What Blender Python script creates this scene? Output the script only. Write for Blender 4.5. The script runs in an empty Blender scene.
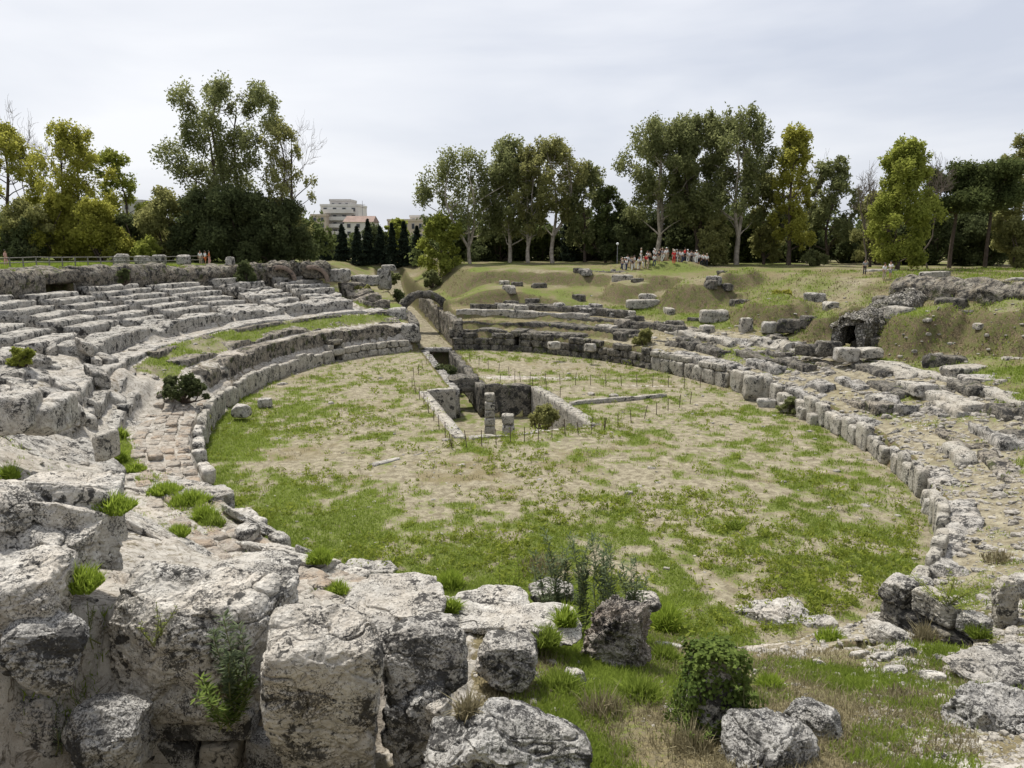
import bpy, bmesh, math, random
import numpy as np
from mathutils import Vector, Matrix

SC = bpy.context.scene
COL = SC.collection
R = math.radians
rng = np.random.default_rng(7)
random.seed(7)

# ------------------------------------------------------------------ camera geometry
F = 770.0
H = 12.5
PITCH = math.atan((384 - 240) / F)
C0 = np.array([-0.25, 55.1]); TH = -0.246; EA, EB = 33.9, 20.4      # arena ellipse: centre, axis angle, semi axes


def P(px, py, d):
    """point seen at a pixel, at ground distance d (metres along +Y)"""
    u = (px - 512) / F; v = (384 - py) / F
    x, y, z = u, math.cos(PITCH) + v * math.sin(PITCH), -math.sin(PITCH) + v * math.cos(PITCH)
    t = d / y
    return np.array([x * t, d, H + z * t])


def G(px, py, z=0.0):
    u = (px - 512) / F; v = (384 - py) / F
    x, y, zz = u, math.cos(PITCH) + v * math.sin(PITCH), -math.sin(PITCH) + v * math.cos(PITCH)
    t = (z - H) / zz
    return np.array([x * t, y * t, z])


def E(t, e):
    """point e metres outside the arena ellipse at angle t (0 = far gate, + = right)"""
    t = np.asarray(t, float)
    X = EA * np.cos(t); Y = EB * np.sin(t)
    nx = np.cos(t) / EA; ny = np.sin(t) / EB; l = np.hypot(nx, ny)
    X = X + nx / l * e; Y = Y + ny / l * e
    return C0[0] + X * math.sin(TH) + Y * math.cos(TH), C0[1] + X * math.cos(TH) - Y * math.sin(TH)


def local(x, y):
    dx = x - C0[0]; dy = y - C0[1]
    return dx * math.sin(TH) + dy * math.cos(TH), dx * math.cos(TH) - dy * math.sin(TH)


def invE(x, y):
    X, Y = local(x, y)
    t = np.arctan2(EA * Y, EB * X)
    k = EA * EA - EB * EB
    for _ in range(7):
        c, s = np.cos(t), np.sin(t)
        g = k * c * s - X * EA * s + Y * EB * c
        dg = k * (c * c - s * s) - X * EA * c - Y * EB * s
        dg = np.where(np.abs(dg) < 1e-3, -1e-3, dg)
        t = t - np.clip(g / dg, -.3, .3)
    ex, ey = EA * np.cos(t), EB * np.sin(t)
    nx = np.cos(t) / EA; ny = np.sin(t) / EB; l = np.hypot(nx, ny)
    e = ((X - ex) * nx + (Y - ey) * ny) / l
    return (t + math.pi) % (2 * math.pi) - math.pi, e, (X / EA) ** 2 + (Y / EB) ** 2


# ------------------------------------------------------------------ noise
def _h(ix, iy, iz, seed):
    h = (ix * 374761393 + iy * 668265263 + iz * 1440670441 + seed * 974634541) & 0xFFFFFFFF
    h = ((h ^ (h >> 13)) * 1274126177) & 0xFFFFFFFF
    h = h ^ (h >> 16)
    return (h & 0xFFFF) / 32767.5 - 1.0


def vnoise(p, seed=0):
    p = np.asarray(p, float)
    i = np.floor(p).astype(np.int64); f = p - i
    f = f * f * f * (f * (f * 6 - 15) + 10)
    r = 0
    for dx in (0, 1):
        wx = f[:, 0] if dx else 1 - f[:, 0]
        for dy in (0, 1):
            wy = f[:, 1] if dy else 1 - f[:, 1]
            for dz in (0, 1):
                wz = f[:, 2] if dz else 1 - f[:, 2]
                r = r + wx * wy * wz * _h(i[:, 0] + dx, i[:, 1] + dy, i[:, 2] + dz, seed)
    return r


def fbm(p, octv=4, seed=0, gain=.5):
    p = np.asarray(p, float); a = 1.0; s = 0; n = 0
    for k in range(octv):
        s = s + a * vnoise(p * (2.03 ** k) + 17.3 * k, seed + k); n += a; a *= gain
    return s / n


def fbm2(x, y, sc, octv=4, seed=0, gain=.5):
    return fbm(np.stack([x / sc, y / sc, np.zeros_like(x) + seed * .37], -1), octv, seed, gain)


def ss(a, b, x):
    t = np.clip((x - a) / (b - a), 0, 1)
    return t * t * (3 - 2 * t)


# ------------------------------------------------------------------ object helpers
def mesh(name, V, faces, mat=None, smooth=True, attrs=None, fattrs=None):
    """faces: (n,k) array or list of such arrays"""
    me = bpy.data.meshes.new(name)
    V = np.asarray(V, np.float32)
    if not isinstance(faces, list): faces = [faces]
    faces = [np.asarray(f, np.int32) for f in faces if len(f)]
    tot = sum(f.size for f in faces); nf = sum(len(f) for f in faces)
    me.vertices.add(len(V)); me.vertices.foreach_set('co', V.ravel())
    me.loops.add(tot); me.loops.foreach_set('vertex_index', np.concatenate([f.ravel() for f in faces]))
    sizes = np.concatenate([np.full(len(f), f.shape[1], np.int32) for f in faces])
    starts = np.concatenate([[0], np.cumsum(sizes)[:-1]]).astype(np.int32)
    me.polygons.add(nf); me.polygons.foreach_set('loop_start', starts); me.polygons.foreach_set('loop_total', sizes)
    me.polygons.foreach_set('use_smooth', np.full(nf, smooth, bool))
    for k, v in (attrs or {}).items():
        at = me.attributes.new(k, 'FLOAT', 'POINT'); at.data.foreach_set('value', np.asarray(v, np.float32))
    me.update(calc_edges=True); me.validate()
    if mat: me.materials.append(mat)
    return me


def obj(name, me, parent=None, loc=None, rz=0, label=None, cat=None, group=None, kind=None):
    o = bpy.data.objects.new(name, me); COL.objects.link(o)
    if loc is not None: o.location = [float(q) for q in loc]
    if rz: o.rotation_euler = (0, 0, rz)
    if parent: o.parent = parent
    tag(o, label, cat, group, kind)
    return o


def tag(o, label=None, cat=None, group=None, kind=None):
    if label: o['label'] = label
    if cat: o['category'] = cat
    if group: o['group'] = group
    if kind: o['kind'] = kind
    return o


def empty(name, loc, label, cat, group=None, rz=0):
    o = bpy.data.objects.new(name, None); COL.objects.link(o)
    o.empty_display_size = .3
    o.location = [float(q) for q in loc]; o.rotation_euler = (0, 0, rz)
    return tag(o, label, cat, group)


def join(parts):
    """list of (V, [faces...]) -> one"""
    Vs = []; Fs = {}; off = 0
    for V, fs in parts:
        V = np.asarray(V, float); Vs.append(V)
        if not isinstance(fs, list): fs = [fs]
        for f in fs:
            f = np.asarray(f)
            if len(f): Fs.setdefault(f.shape[1], []).append(f + off)
        off += len(V)
    return np.concatenate(Vs), [np.concatenate(v) for v in Fs.values()]


# ------------------------------------------------------------------ materials
class NT:
    def __init__(s, name):
        s.m = bpy.data.materials.new(name); s.m.use_nodes = True
        s.t = s.m.node_tree; s.n = s.t.nodes; s.n.clear()
        s.out = s.n.new('ShaderNodeOutputMaterial')

    def node(s, typ, **kw):
        q = s.n.new(typ)
        for k, v in kw.items():
            if k.startswith('i_'):
                key = k[2:]
                key = int(key) if key.isdigit() else key.replace('_', ' ')
                s.set(q.inputs[key], v)
            else: setattr(q, k, v)
        return q

    def set(s, inp, v):
        if hasattr(v, 'node'): s.t.links.new(v, inp)
        else: inp.default_value = v

    def pos(s): return s.node('ShaderNodeNewGeometry').outputs['Position']

    def noise(s, scale, detail=4, rough=.55, vec=None, dist=0):
        q = s.node('ShaderNodeTexNoise', i_Scale=scale, i_Detail=detail, i_Roughness=rough, i_Distortion=dist)
        s.set(q.inputs['Vector'], vec if vec is not None else s.pos()); return q.outputs['Fac']

    def voro(s, scale, feat='F1', vec=None, out='Distance'):
        q = s.node('ShaderNodeTexVoronoi', feature=feat, i_Scale=scale)
        s.set(q.inputs['Vector'], vec if vec is not None else s.pos()); return q.outputs[out]

    def ramp(s, fac, a, b, lo=0.0, hi=1.0):
        q = s.node('ShaderNodeMapRange', clamp=True, interpolation_type='SMOOTHSTEP')
        s.set(q.inputs[0], fac); q.inputs[1].default_value = a; q.inputs[2].default_value = b
        q.inputs[3].default_value = lo; q.inputs[4].default_value = hi; return q.outputs[0]

    def mix(s, fac, a, b):
        q = s.node('ShaderNodeMix', data_type='RGBA')
        s.set(q.inputs[0], fac)
        for i, v in ((6, a), (7, b)):
            s.set(q.inputs[i], v if hasattr(v, 'node') else (*v, 1) if len(v) == 3 else v)
        return q.outputs[2]

    def math(s, op, a, b=0.0):
        q = s.node('ShaderNodeMath', operation=op); s.set(q.inputs[0], a); s.set(q.inputs[1], b); return q.outputs[0]

    def attr(s, name): return s.node('ShaderNodeAttribute', attribute_name=name).outputs['Fac']

    def bump(s, h, dist=.02, strength=.7):
        q = s.node('ShaderNodeBump', i_Strength=strength, i_Distance=dist); s.set(q.inputs['Height'], h); return q.outputs[0]

    def finish(s, col, rough=.9, normal=None, spec=.15):
        q = s.node('ShaderNodeBsdfPrincipled', i_Roughness=rough); s.set(q.inputs['Base Color'], col if hasattr(col, 'node') else (*col, 1))
        q.inputs['Specular IOR Level'].default_value = spec
        if normal is not None: s.set(q.inputs['Normal'], normal)
        s.t.links.new(q.outputs[0], s.out.inputs[0]); return s.m


def stone_mat(name, lo, hi, warm, lichen=.5, lsc=9.0, stain=.4, bump=.03, dark=(.035, .034, .033), moss=0.0, fine=1.0):
    n = NT(name)
    big = n.noise(.9, 4, .6); mid = n.noise(5.0 * fine, 6, .65)
    col = n.mix(n.ramp(mid, .3, .7), lo, hi)
    col = n.mix(n.ramp(big, .42, .68, 0, stain), col, warm)
    oi = n.node('ShaderNodeObjectInfo').outputs['Random']
    col = n.mix(n.ramp(oi, 0, 1, 0, .20), col, [c * .62 for c in lo])
    ck = n.math('ABSOLUTE', n.math('SUBTRACT', n.noise(2.2 * fine, 4, .6, dist=1.0), .5))
    col = n.mix(n.ramp(ck, 0, .012, .75, 0), col, [c * .3 for c in lo])
    fleck = n.noise(26 * fine, 3, .6)
    col = n.mix(n.ramp(fleck, .52, .75, 0, .45), col, [min(1, c * 1.22) for c in hi])
    if lichen > 0:
        # black lichen: crusty spots gathered into patches
        patch = n.noise(1.5, 3, .6); spot = n.noise(lsc, 5, .72, dist=.4)
        s1 = n.math('ADD', n.math('MULTIPLY', patch, .95), spot)
        th = 1.12 - .16 * lichen
        f = n.ramp(s1, th, th + .09, 0, .93)
        col = n.mix(f, col, dark)
        fs = n.math('ADD', n.math('MULTIPLY', n.noise(2.3, 4, .65), .9), n.noise(lsc * 4.2, 3, .75))
        f2 = n.ramp(fs, th - .03, th + .05, 0, .85)
        col = n.mix(f2, col, [c * 1.3 for c in dark])
        grey = n.ramp(n.noise(3.1, 5, .7), .5, .72, 0, .5 * min(1, lichen + .2))
        col = n.mix(grey, col, [c * .45 for c in lo])
    if moss > 0:
        col = n.mix(n.ramp(n.noise(1.1, 5, .65), .62 - .14 * moss, .72 - .1 * moss, 0, .75), col, (.075, .085, .03))
    pit = n.voro(16 * fine)
    h = n.math('ADD', n.math('MULTIPLY', mid, 1.0), n.math('ADD', n.math('MULTIPLY', fleck, .55), n.math('MULTIPLY', pit, .4)))
    return n.finish(col, .95, n.bump(h, bump * 1.5, 1.0), .1)


M = {}
M['lime'] = stone_mat('pale_limestone', (.33, .31, .275), (.60, .575, .525), (.50, .43, .34), .52, 9, .35, .035)
M['lime_dark'] = stone_mat('lichened_limestone', (.28, .265, .24), (.54, .515, .47), (.42, .37, .30), .78, 8, .4, .035)
M['lime_black'] = stone_mat('black_lichen_limestone', (.26, .25, .235), (.55, .535, .50), (.40, .37, .32), .80, 10, .3, .035)
M['seat'] = stone_mat('seat_rock', (.30, .285, .255), (.54, .515, .465), (.42, .375, .31), .55, 2.2, .4, .08, fine=.4)
M['seat_rough'] = stone_mat('eroded_seat_rock', (.20, .18, .15), (.40, .36, .30), (.25, .21, .15), .7, 2.2, .5, .1, moss=.5, fine=.4)
M['pave'] = stone_mat('worn_paving', (.24, .21, .175), (.47, .43, .37), (.36, .27, .19), .35, 9, .8)
M['block'] = stone_mat('cut_block_stone', (.31, .29, .25), (.51, .48, .42), (.36, .31, .24), .45, 4, .4, .04, fine=.6)
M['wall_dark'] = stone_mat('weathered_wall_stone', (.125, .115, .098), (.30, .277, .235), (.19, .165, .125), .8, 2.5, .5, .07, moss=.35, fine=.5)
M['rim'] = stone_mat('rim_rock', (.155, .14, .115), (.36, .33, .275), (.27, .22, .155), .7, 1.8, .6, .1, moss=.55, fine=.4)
M['conglomerate'] = stone_mat('conglomerate', (.26, .235, .205), (.58, .54, .48), (.30, .23, .18), .3, 14, .7, .05, fine=1.5)
M['brick'] = stone_mat('old_brick', (.19, .145, .115), (.31, .245, .20), (.22, .165, .13), .2, 5, .5, .03)


def rubble_mat():
    n = NT('rubble_masonry')
    vo = n.node('ShaderNodeTexVoronoi', feature='F1', i_Scale=3.6, i_Randomness=1.0); n.set(vo.inputs['Vector'], n.pos())
    ed = n.voro(3.6, 'DISTANCE_TO_EDGE')
    fine = n.noise(9, 5, .7)
    c = n.mix(n.node('ShaderNodeSeparateColor', i_0=vo.outputs['Color']).outputs[0], (.20, .19, .165), (.42, .395, .35))
    c = n.mix(n.ramp(fine, .4, .7, 0, .6), c, (.11, .10, .085))
    c = n.mix(n.ramp(ed, .0, .11, .6, 0), c, (.06, .052, .04))
    c = n.mix(n.ramp(n.noise(.8, 4, .6), .52, .66, 0, .5), c, (.10, .10, .045))
    h = n.math('ADD', n.ramp(ed, 0, .22), n.math('MULTIPLY', fine, .4))
    return n.finish(c, .95, n.bump(h, .18, 1.0), .1)


M['rubble_wall'] = rubble_mat()
M['pebble'] = stone_mat('rubble_stone', (.20, .185, .16), (.46, .43, .38), (.33, .29, .23), .35, 6, .3, .02)


def ground_mat():
    n = NT('ground_soil')
    rock, green, dry, steep = n.attr('rock'), n.attr('green'), n.attr('dry'), n.attr('steep')
    far, near, fine = n.noise(.35, 4, .6), n.noise(2.2, 5, .65), n.noise(11, 5, .7)
    ultra = n.noise(45, 3, .6)
    soil = n.mix(n.ramp(near, .35, .68), (.175, .153, .105), (.365, .33, .24))
    soil = n.mix(n.ramp(fine, .5, .75, 0, .55), soil, (.44, .385, .29))
    soil = n.mix(n.ramp(fine, .30, .50, .75, 0), soil, (.115, .095, .06))
    soil = n.mix(n.ramp(ultra, .5, .66, 0, .4), soil, (.14, .115, .07))
    straw = n.mix(n.ramp(fine, .3, .7), (.10, .085, .045), (.27, .225, .13))
    gr = n.mix(n.ramp(fine, .3, .7), (.07, .092, .022), (.185, .215, .062))
    gr = n.mix(n.ramp(near, .5, .75, 0, .5), gr, (.17, .17, .065))
    col = n.mix(n.ramp(n.math('ADD', dry, n.math('MULTIPLY', n.math('SUBTRACT', fine, .5), 1.1)), .35, .65), soil, straw)
    gf = n.ramp(n.math('ADD', green, n.math('ADD', n.math('MULTIPLY', n.math('SUBTRACT', fine, .5), 1.3), n.math('MULTIPLY', n.math('SUBTRACT', near, .5), .9))), .38, .62)
    col = n.mix(gf, col, gr)
    brown = n.mix(n.ramp(fine, .3, .7), (.06, .048, .03), (.215, .172, .105))
    brown = n.mix(n.ramp(near, .42, .58, 0, .8), brown, (.115, .125, .045))
    col = n.mix(n.ramp(n.math('ADD', steep, n.math('MULTIPLY', n.math('SUBTRACT', near, .5), .8)), .35, .65), col, brown)
    lim = n.mix(n.ramp(near, .3, .7), (.27, .25, .215), (.49, .46, .41))
    lim = n.mix(n.ramp(far, .45, .65, 0, .35), lim, (.43, .36, .28))
    lim = n.mix(n.ramp(n.noise(4.2, 6, .72), .56, .68, 0, .75), lim, (.085, .08, .07))
    cr = n.math('ABSOLUTE', n.math('SUBTRACT', n.noise(1.6, 5, .6, dist=.8), .5))
    lim = n.mix(n.ramp(cr, 0, .022, .8, 0), lim, (.09, .07, .045))
    lim = n.mix(n.ramp(n.noise(14, 4, .75), .57, .64, 0, .7), lim, (.11, .10, .085))
    lim = n.mix(n.ramp(ultra, .5, .7, 0, .4), lim, (.56, .53, .47))
    rf = n.ramp(n.math('ADD', rock, n.math('ADD', n.math('MULTIPLY', n.math('SUBTRACT', near, .5), 1.2), n.math('MULTIPLY', n.math('SUBTRACT', fine, .5), .6))), .4, .6)
    col = n.mix(rf, col, lim)
    h = n.math('ADD', near, n.math('ADD', n.math('MULTIPLY', fine, .7), n.math('MULTIPLY', ultra, .25)))
    return n.finish(col, .97, n.bump(h, .06, .9), .05)


M['ground'] = ground_mat()


def leaf_mat(name, a, b, trans=.3, yel=None):
    n = NT(name)
    r = n.attr('rnd')
    col = n.mix(r, a, b)
    if yel: col = n.mix(n.ramp(n.noise(.35, 3, .6), .5, .7, 0, .6), col, yel)
    d = n.node('ShaderNodeBsdfDiffuse'); n.set(d.inputs[0], col)
    t = n.node('ShaderNodeBsdfTranslucent'); n.set(t.inputs[0], n.mix(.5, col, [min(1, c * 1.5) for c in b]))
    m = n.node('ShaderNodeMixShader'); m.inputs[0].default_value = trans
    n.t.links.new(d.outputs[0], m.inputs[1]); n.t.links.new(t.outputs[0], m.inputs[2]); n.t.links.new(m.outputs[0], n.out.inputs[0])
    return n.m


M['leaf_euc'] = leaf_mat('gum_leaves', (.08, .098, .038), (.25, .265, .115), .5)
M['leaf_olive'] = leaf_mat('olive_leaves', (.10, .112, .042), (.31, .305, .12), .5)
M['leaf_yellow'] = leaf_mat('yellow_green_leaves', (.145, .155, .03), (.40, .39, .085), .5)
M['leaf_lime'] = leaf_mat('fresh_green_leaves', (.115, .145, .028), (.33, .355, .08), .5)
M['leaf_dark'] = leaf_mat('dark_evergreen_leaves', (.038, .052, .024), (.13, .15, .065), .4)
M['leaf_pine'] = leaf_mat('pine_needles', (.042, .06, .022), (.14, .165, .06), .4)
M['needle'] = leaf_mat('cypress_needles', (.014, .022, .016), (.042, .055, .036), .15)
M['grass'] = leaf_mat('grass_blades', (.09, .13, .02), (.255, .32, .06), .45)
M['weed'] = leaf_mat('weed_leaves', (.11, .145, .02), (.28, .32, .06), .42)
M['straw'] = leaf_mat('dry_grass', (.13, .11, .06), (.30, .265, .165), .25)
M['stems'] = leaf_mat('dead_stems', (.06, .05, .03), (.24, .20, .10), .2, (.13, .14, .05))
M['tuft'] = leaf_mat('bright_shoots', (.11, .17, .02), (.30, .38, .06), .45)
M['ivy'] = leaf_mat('ivy_leaves', (.03, .055, .015), (.17, .22, .055), .25)
M['spurge'] = leaf_mat('grey_green_leaves', (.05, .07, .035), (.15, .18, .10), .25)


def plain(name, c, rough=.8, vary=.15, sc=6, spec=.2):
    n = NT(name)
    f = n.noise(sc, 4, .6)
    return n.finish(n.mix(n.ramp(f, .3, .7), [q * (1 - vary) for q in c], [min(1, q * (1 + vary)) for q in c]), rough, n.bump(f, .01, .3), spec)


M['bark_pale'] = plain('pale_bark', (.34, .30, .25), .9, .35, 2)
M['bark'] = plain('brown_bark', (.085, .065, .05), .9, .3, 3)
M['twig'] = plain('bare_twig', (.15, .125, .10), .9, .2, 3)
M['stem'] = plain('green_stem', (.14, .15, .06), .8, .2, 20)
M['rail'] = plain('weathered_rail', (.20, .185, .165), .6, .2, 5)
M['stake'] = plain('rusty_stake', (.09, .065, .05), .7, .3, 8)
M['skin'] = plain('skin', (.42, .25, .17), .6, .05, 3)
M['hair'] = plain('hair', (.03, .022, .016), .6, .2, 30)
for k, c in dict(white=(.72, .72, .71), red=(.55, .05, .05), dark=(.03, .032, .04), pink=(.62, .36, .33), navy=(.04, .055, .11), beige=(.42, .35, .26), orange=(.55, .16, .06), grey=(.30, .30, .31)).items():
    M['cloth_' + k] = plain(k + '_cloth', c, .85, .06, 12)
M['plaster_white'] = plain('white_plaster', (.60, .585, .55), .85, .08, .25)
M['plaster_cream'] = plain('cream_plaster', (.50, .43, .34), .85, .08, .25)
M['plaster_grey'] = plain('grey_plaster', (.42, .40, .38), .85, .08, .25)
M['roof_tile'] = plain('clay_tiles', (.25, .18, .15), .85, .15, .8)
M['window'] = plain('dark_window', (.05, .055, .065), .25, .1, 1, .5)
M['metal'] = plain('grey_metal', (.25, .25, .26), .5, .1, 3)


# ------------------------------------------------------------------ terrain
KN = {  # angle (deg) -> (e, z) outside the arena
    -180: [(0, .1), (1, .6), (4, 2.0), (8, 4.2), (11, 5.8), (14, 6.8), (16.5, 8), (18, 10.3), (19, 10.9), (60, 11)],
    -163: [(0, 0), (.3, 0), (.8, .9), (4, 1.8), (8, 4.2), (11, 5.8), (14, 6.8), (16.5, 8), (18, 10.3), (19, 10.9), (60, 11)],
    -145: [(0, 0), (.3, 0), (.8, 1.2), (4, 1.8), (4.8, 2.6), (8, 3.9), (11, 5.8), (13, 7.2), (16, 8.7), (18, 10.4), (60, 10.9)],
    -115: [(0, 0), (.3, 0), (.8, 1.25), (4.3, 1.75), (4.7, 2.4), (6, 2.9), (8, 3.7), (8.6, 4.0), (21, 7.0), (22, 7.7), (22.8, 10.3), (60, 10.7)],
    -92: [(0, 0), (.3, 0), (.8, 1.4), (4.1, 1.75), (4.6, 2.5), (5.4, 2.8), (6, 3.6), (8.2, 4.2), (8.6, 4.6), (10.4, 5.0), (10.9, 4.2), (21, 6.0), (21.8, 7.1), (22.6, 10.2), (60, 10.6)],
    -78: [(0, 0), (.3, 0), (.8, 1.4), (1.2, 1.45), (1.8, 2.7), (3, 3.0), (5.5, 3.8), (6, 4.0), (8.2, 4.2), (8.8, 4.8), (10.4, 5.0), (10.9, 4.2), (21, 6.0), (21.8, 7.1), (22.6, 10.0), (60, 10.4)],
    -14: [(0, 0), (.3, 0), (.8, 1.4), (1.2, 1.45), (1.8, 2.9), (3, 3.1), (5.5, 3.9), (6, 4.1), (8.2, 4.2), (8.8, 4.8), (10.4, 5.1), (10.9, 4.6), (20, 6.4), (21.8, 6.8), (22.6, 9.2), (26, 9.3), (60, 9.6)],
    -6: [(0, 0), (.3, 0), (.8, 1.5), (1.4, 2.5), (3, 3.0), (8, 4.0), (14, 5.0), (20, 6.2), (28, 6.8), (60, 8.5)],
    6: [(0, 0), (.3, 0), (.8, 2.0), (2.6, 2.1), (3, 3.0), (5.4, 3.1), (5.8, 4.0), (8.5, 4.1), (9.6, 4.4), (11, 6.1), (17, 6.5), (18.6, 8.2), (30, 8.6), (60, 9)],
    14: [(0, 0), (.3, 0), (.8, 2.1), (2.6, 2.2), (3, 3.1), (5.4, 3.2), (5.8, 4.1), (8.5, 4.2), (9.6, 4.5), (11, 6.3), (17, 6.7), (18.6, 8.5), (30, 8.8), (60, 9)],
    40: [(0, 0), (.3, 0), (.8, 1.8), (2.4, 2.0), (2.8, 2.7), (5, 2.9), (5.4, 3.5), (9, 3.9), (12.5, 4.4), (14, 5.6), (18, 6.3), (19.6, 8.1), (27, 8.8), (60, 9)],
    65: [(0, 0), (.3, 0), (.8, 1.8), (2.4, 2.1), (2.8, 2.4), (6, 2.9), (10, 3.8), (15, 4.9), (20, 6.4), (25, 8.4), (32, 9.0), (60, 9)],
    90: [(0, 0), (.3, 0), (.8, 1.5), (3, 2.1), (6, 2.6), (9, 3.1), (13, 3.9), (18, 5.4), (22, 7.2), (23.5, 8.9), (40, 9.3), (60, 9.3)],
    125: [(0, 0), (.3, 0), (.8, 1.1), (3, 1.6), (6, 2.2), (10, 3.4), (16, 5.2), (22, 7.5), (30, 9.5), (60, 9.8)],
    150: [(0, .0), (.3, .1), (.8, .9), (3, 1.4), (6, 2.6), (10, 4.5), (14, 6.3), (20, 8.5), (30, 10), (60, 10)],
}
KN[180] = KN[-180]
KT = sorted(KN)
# foreground: bearing x/y -> (distance, z)
NK = {
    -1.2: [(0, 10.9), (2, 10.9), (4, 9.6), (7, 8.8), (11, 8.7), (20, 7)],
    -.66: [(0, 10.9), (2, 10.9), (4, 8.8), (6, 6.6), (9.2, 6.0), (10.2, 8.1), (13, 7.6), (18, 6.5), (22, 5.5)],
    -.45: [(0, 10.9), (2, 10.9), (4, 8.6), (6, 6.2), (9.4, 5.7), (10.3, 7.5), (13, 6.8), (16, 5.8), (22, 4.2)],
    -.25: [(0, 10.9), (2, 10.9), (4, 8.5), (5.5, 6.4), (9.0, 5.9), (9.8, 7.1), (11, 6.7), (14, 5.5), (17, 4.3), (22, 2.5)],
    -.06: [(0, 10.9), (2, 10.9), (4, 8.5), (6, 7), (8, 6.4), (10, 6.1), (12, 5.9), (14, 5.4), (15, 4.2), (20, 2.0)],
    .1: [(0, 10.9), (2, 10.9), (4, 8.5), (6, 7), (8, 6.35), (10, 5.95), (13, 5.0), (16, 3.7), (20, 2.1), (25, .5)],
    .35: [(0, 10.9), (2, 10.9), (4, 8.5), (6, 7.2), (8, 6.5), (11, 5.5), (14, 4.3), (18, 3.0), (24, .9)],
    .50: [(0, 10.9), (2, 10.9), (4, 8.6), (6, 7.4), (9, 6.4), (12, 5.3), (16, 3.6), (20, 2.4), (24, 1.2)],
    .75: [(0, 10.9), (2, 10.9), (4, 9), (6, 7.8), (9, 6.9), (12, 5.9), (16, 4.4), (20, 3.4), (24, 2.6)],
    1.2: [(0, 10.9), (3, 10.5), (6, 9), (12, 7.5), (20, 5), (24, 4)],
}
NU = sorted(NK)

PIT = np.array([G(427, 391)[:2], G(531, 387)[:2], G(590, 425)[:2], G(466, 438)[:2]])
CH = np.array([G(424, 350)[:2], G(452, 350)[:2], G(484, 388)[:2], G(456, 390)[:2]])
PIT_Z = -2.5


TWA = np.array([P(888, 600, 19.6)[0], 19.6]); TWB = np.array([P(992, 600, 17.0)[0], 17.0])
_d = (TWB - TWA) / np.hypot(*(TWB - TWA)); TWN = np.array([_d[1], -_d[0]])
if TWN[1] > 0: TWN = -TWN
TRENCH = [(TWA + TWN * .85, TWB + TWN * .85, .4, 1.0), (P(965, 585, 21)[:2], P(985, 600, 19.8)[:2], .4, .8)]


def inpoly(x, y, poly, grow=0.0):
    c = poly.mean(0); m = np.ones(x.shape, bool)
    k = len(poly)
    for i in range(k):
        p, q = poly[i], poly[(i + 1) % k]
        n = np.array([q[1] - p[1], -(q[0] - p[0])]); n /= np.hypot(*n)
        if np.dot(c - p, n) > 0: n = -n
        m &= ((x - p[0]) * n[0] + (y - p[1]) * n[1]) < grow
    return m


def blendprof(keys, table, tval, dist):
    arr = np.array([np.interp(dist, *zip(*table[k])) for k in keys])
    j = np.clip(np.searchsorted(keys, tval) - 1, 0, len(keys) - 2)
    k0 = np.array(keys)[j]; k1 = np.array(keys)[j + 1]
    w = np.clip((tval - k0) / (k1 - k0), 0, 1)
    idx = np.arange(len(tval))
    return arr[j, idx] * (1 - w) + arr[j + 1, idx] * w


MOUNDS = [  # px, py(base), dist, across, along(radial), height
    (697, 312, 90, 5.2, 6, 2.2), (768, 322, 79, 5.4, 6, 2.0), (629, 305, 97, 4.6, 4.5, 1.3), (735, 300, 92, 3, 5, 1.2),
    (918, 340, 61, 3.9, 5.5, 3.0), (1000, 340, 57, 4.4, 5, 2.6), (655, 280, 106, 9, 5, .9), (822, 322, 71, 2.6, 6, 1.7), (885, 325, 66, 2.2, 6, 1.6),
]
MD = []
for px, py, d, wa, wr, h in MOUNDS:
    c = P(px, py, d); t_, e_, _ = invE(np.array([c[0]]), np.array([c[1]]))
    MD.append((c[0], c[1], float(t_[0]), wa, wr, h))
# doorways in the podium wall (angle deg, half width m)
DOORS = [(-33.5, .8), (24.5, .6)]


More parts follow.
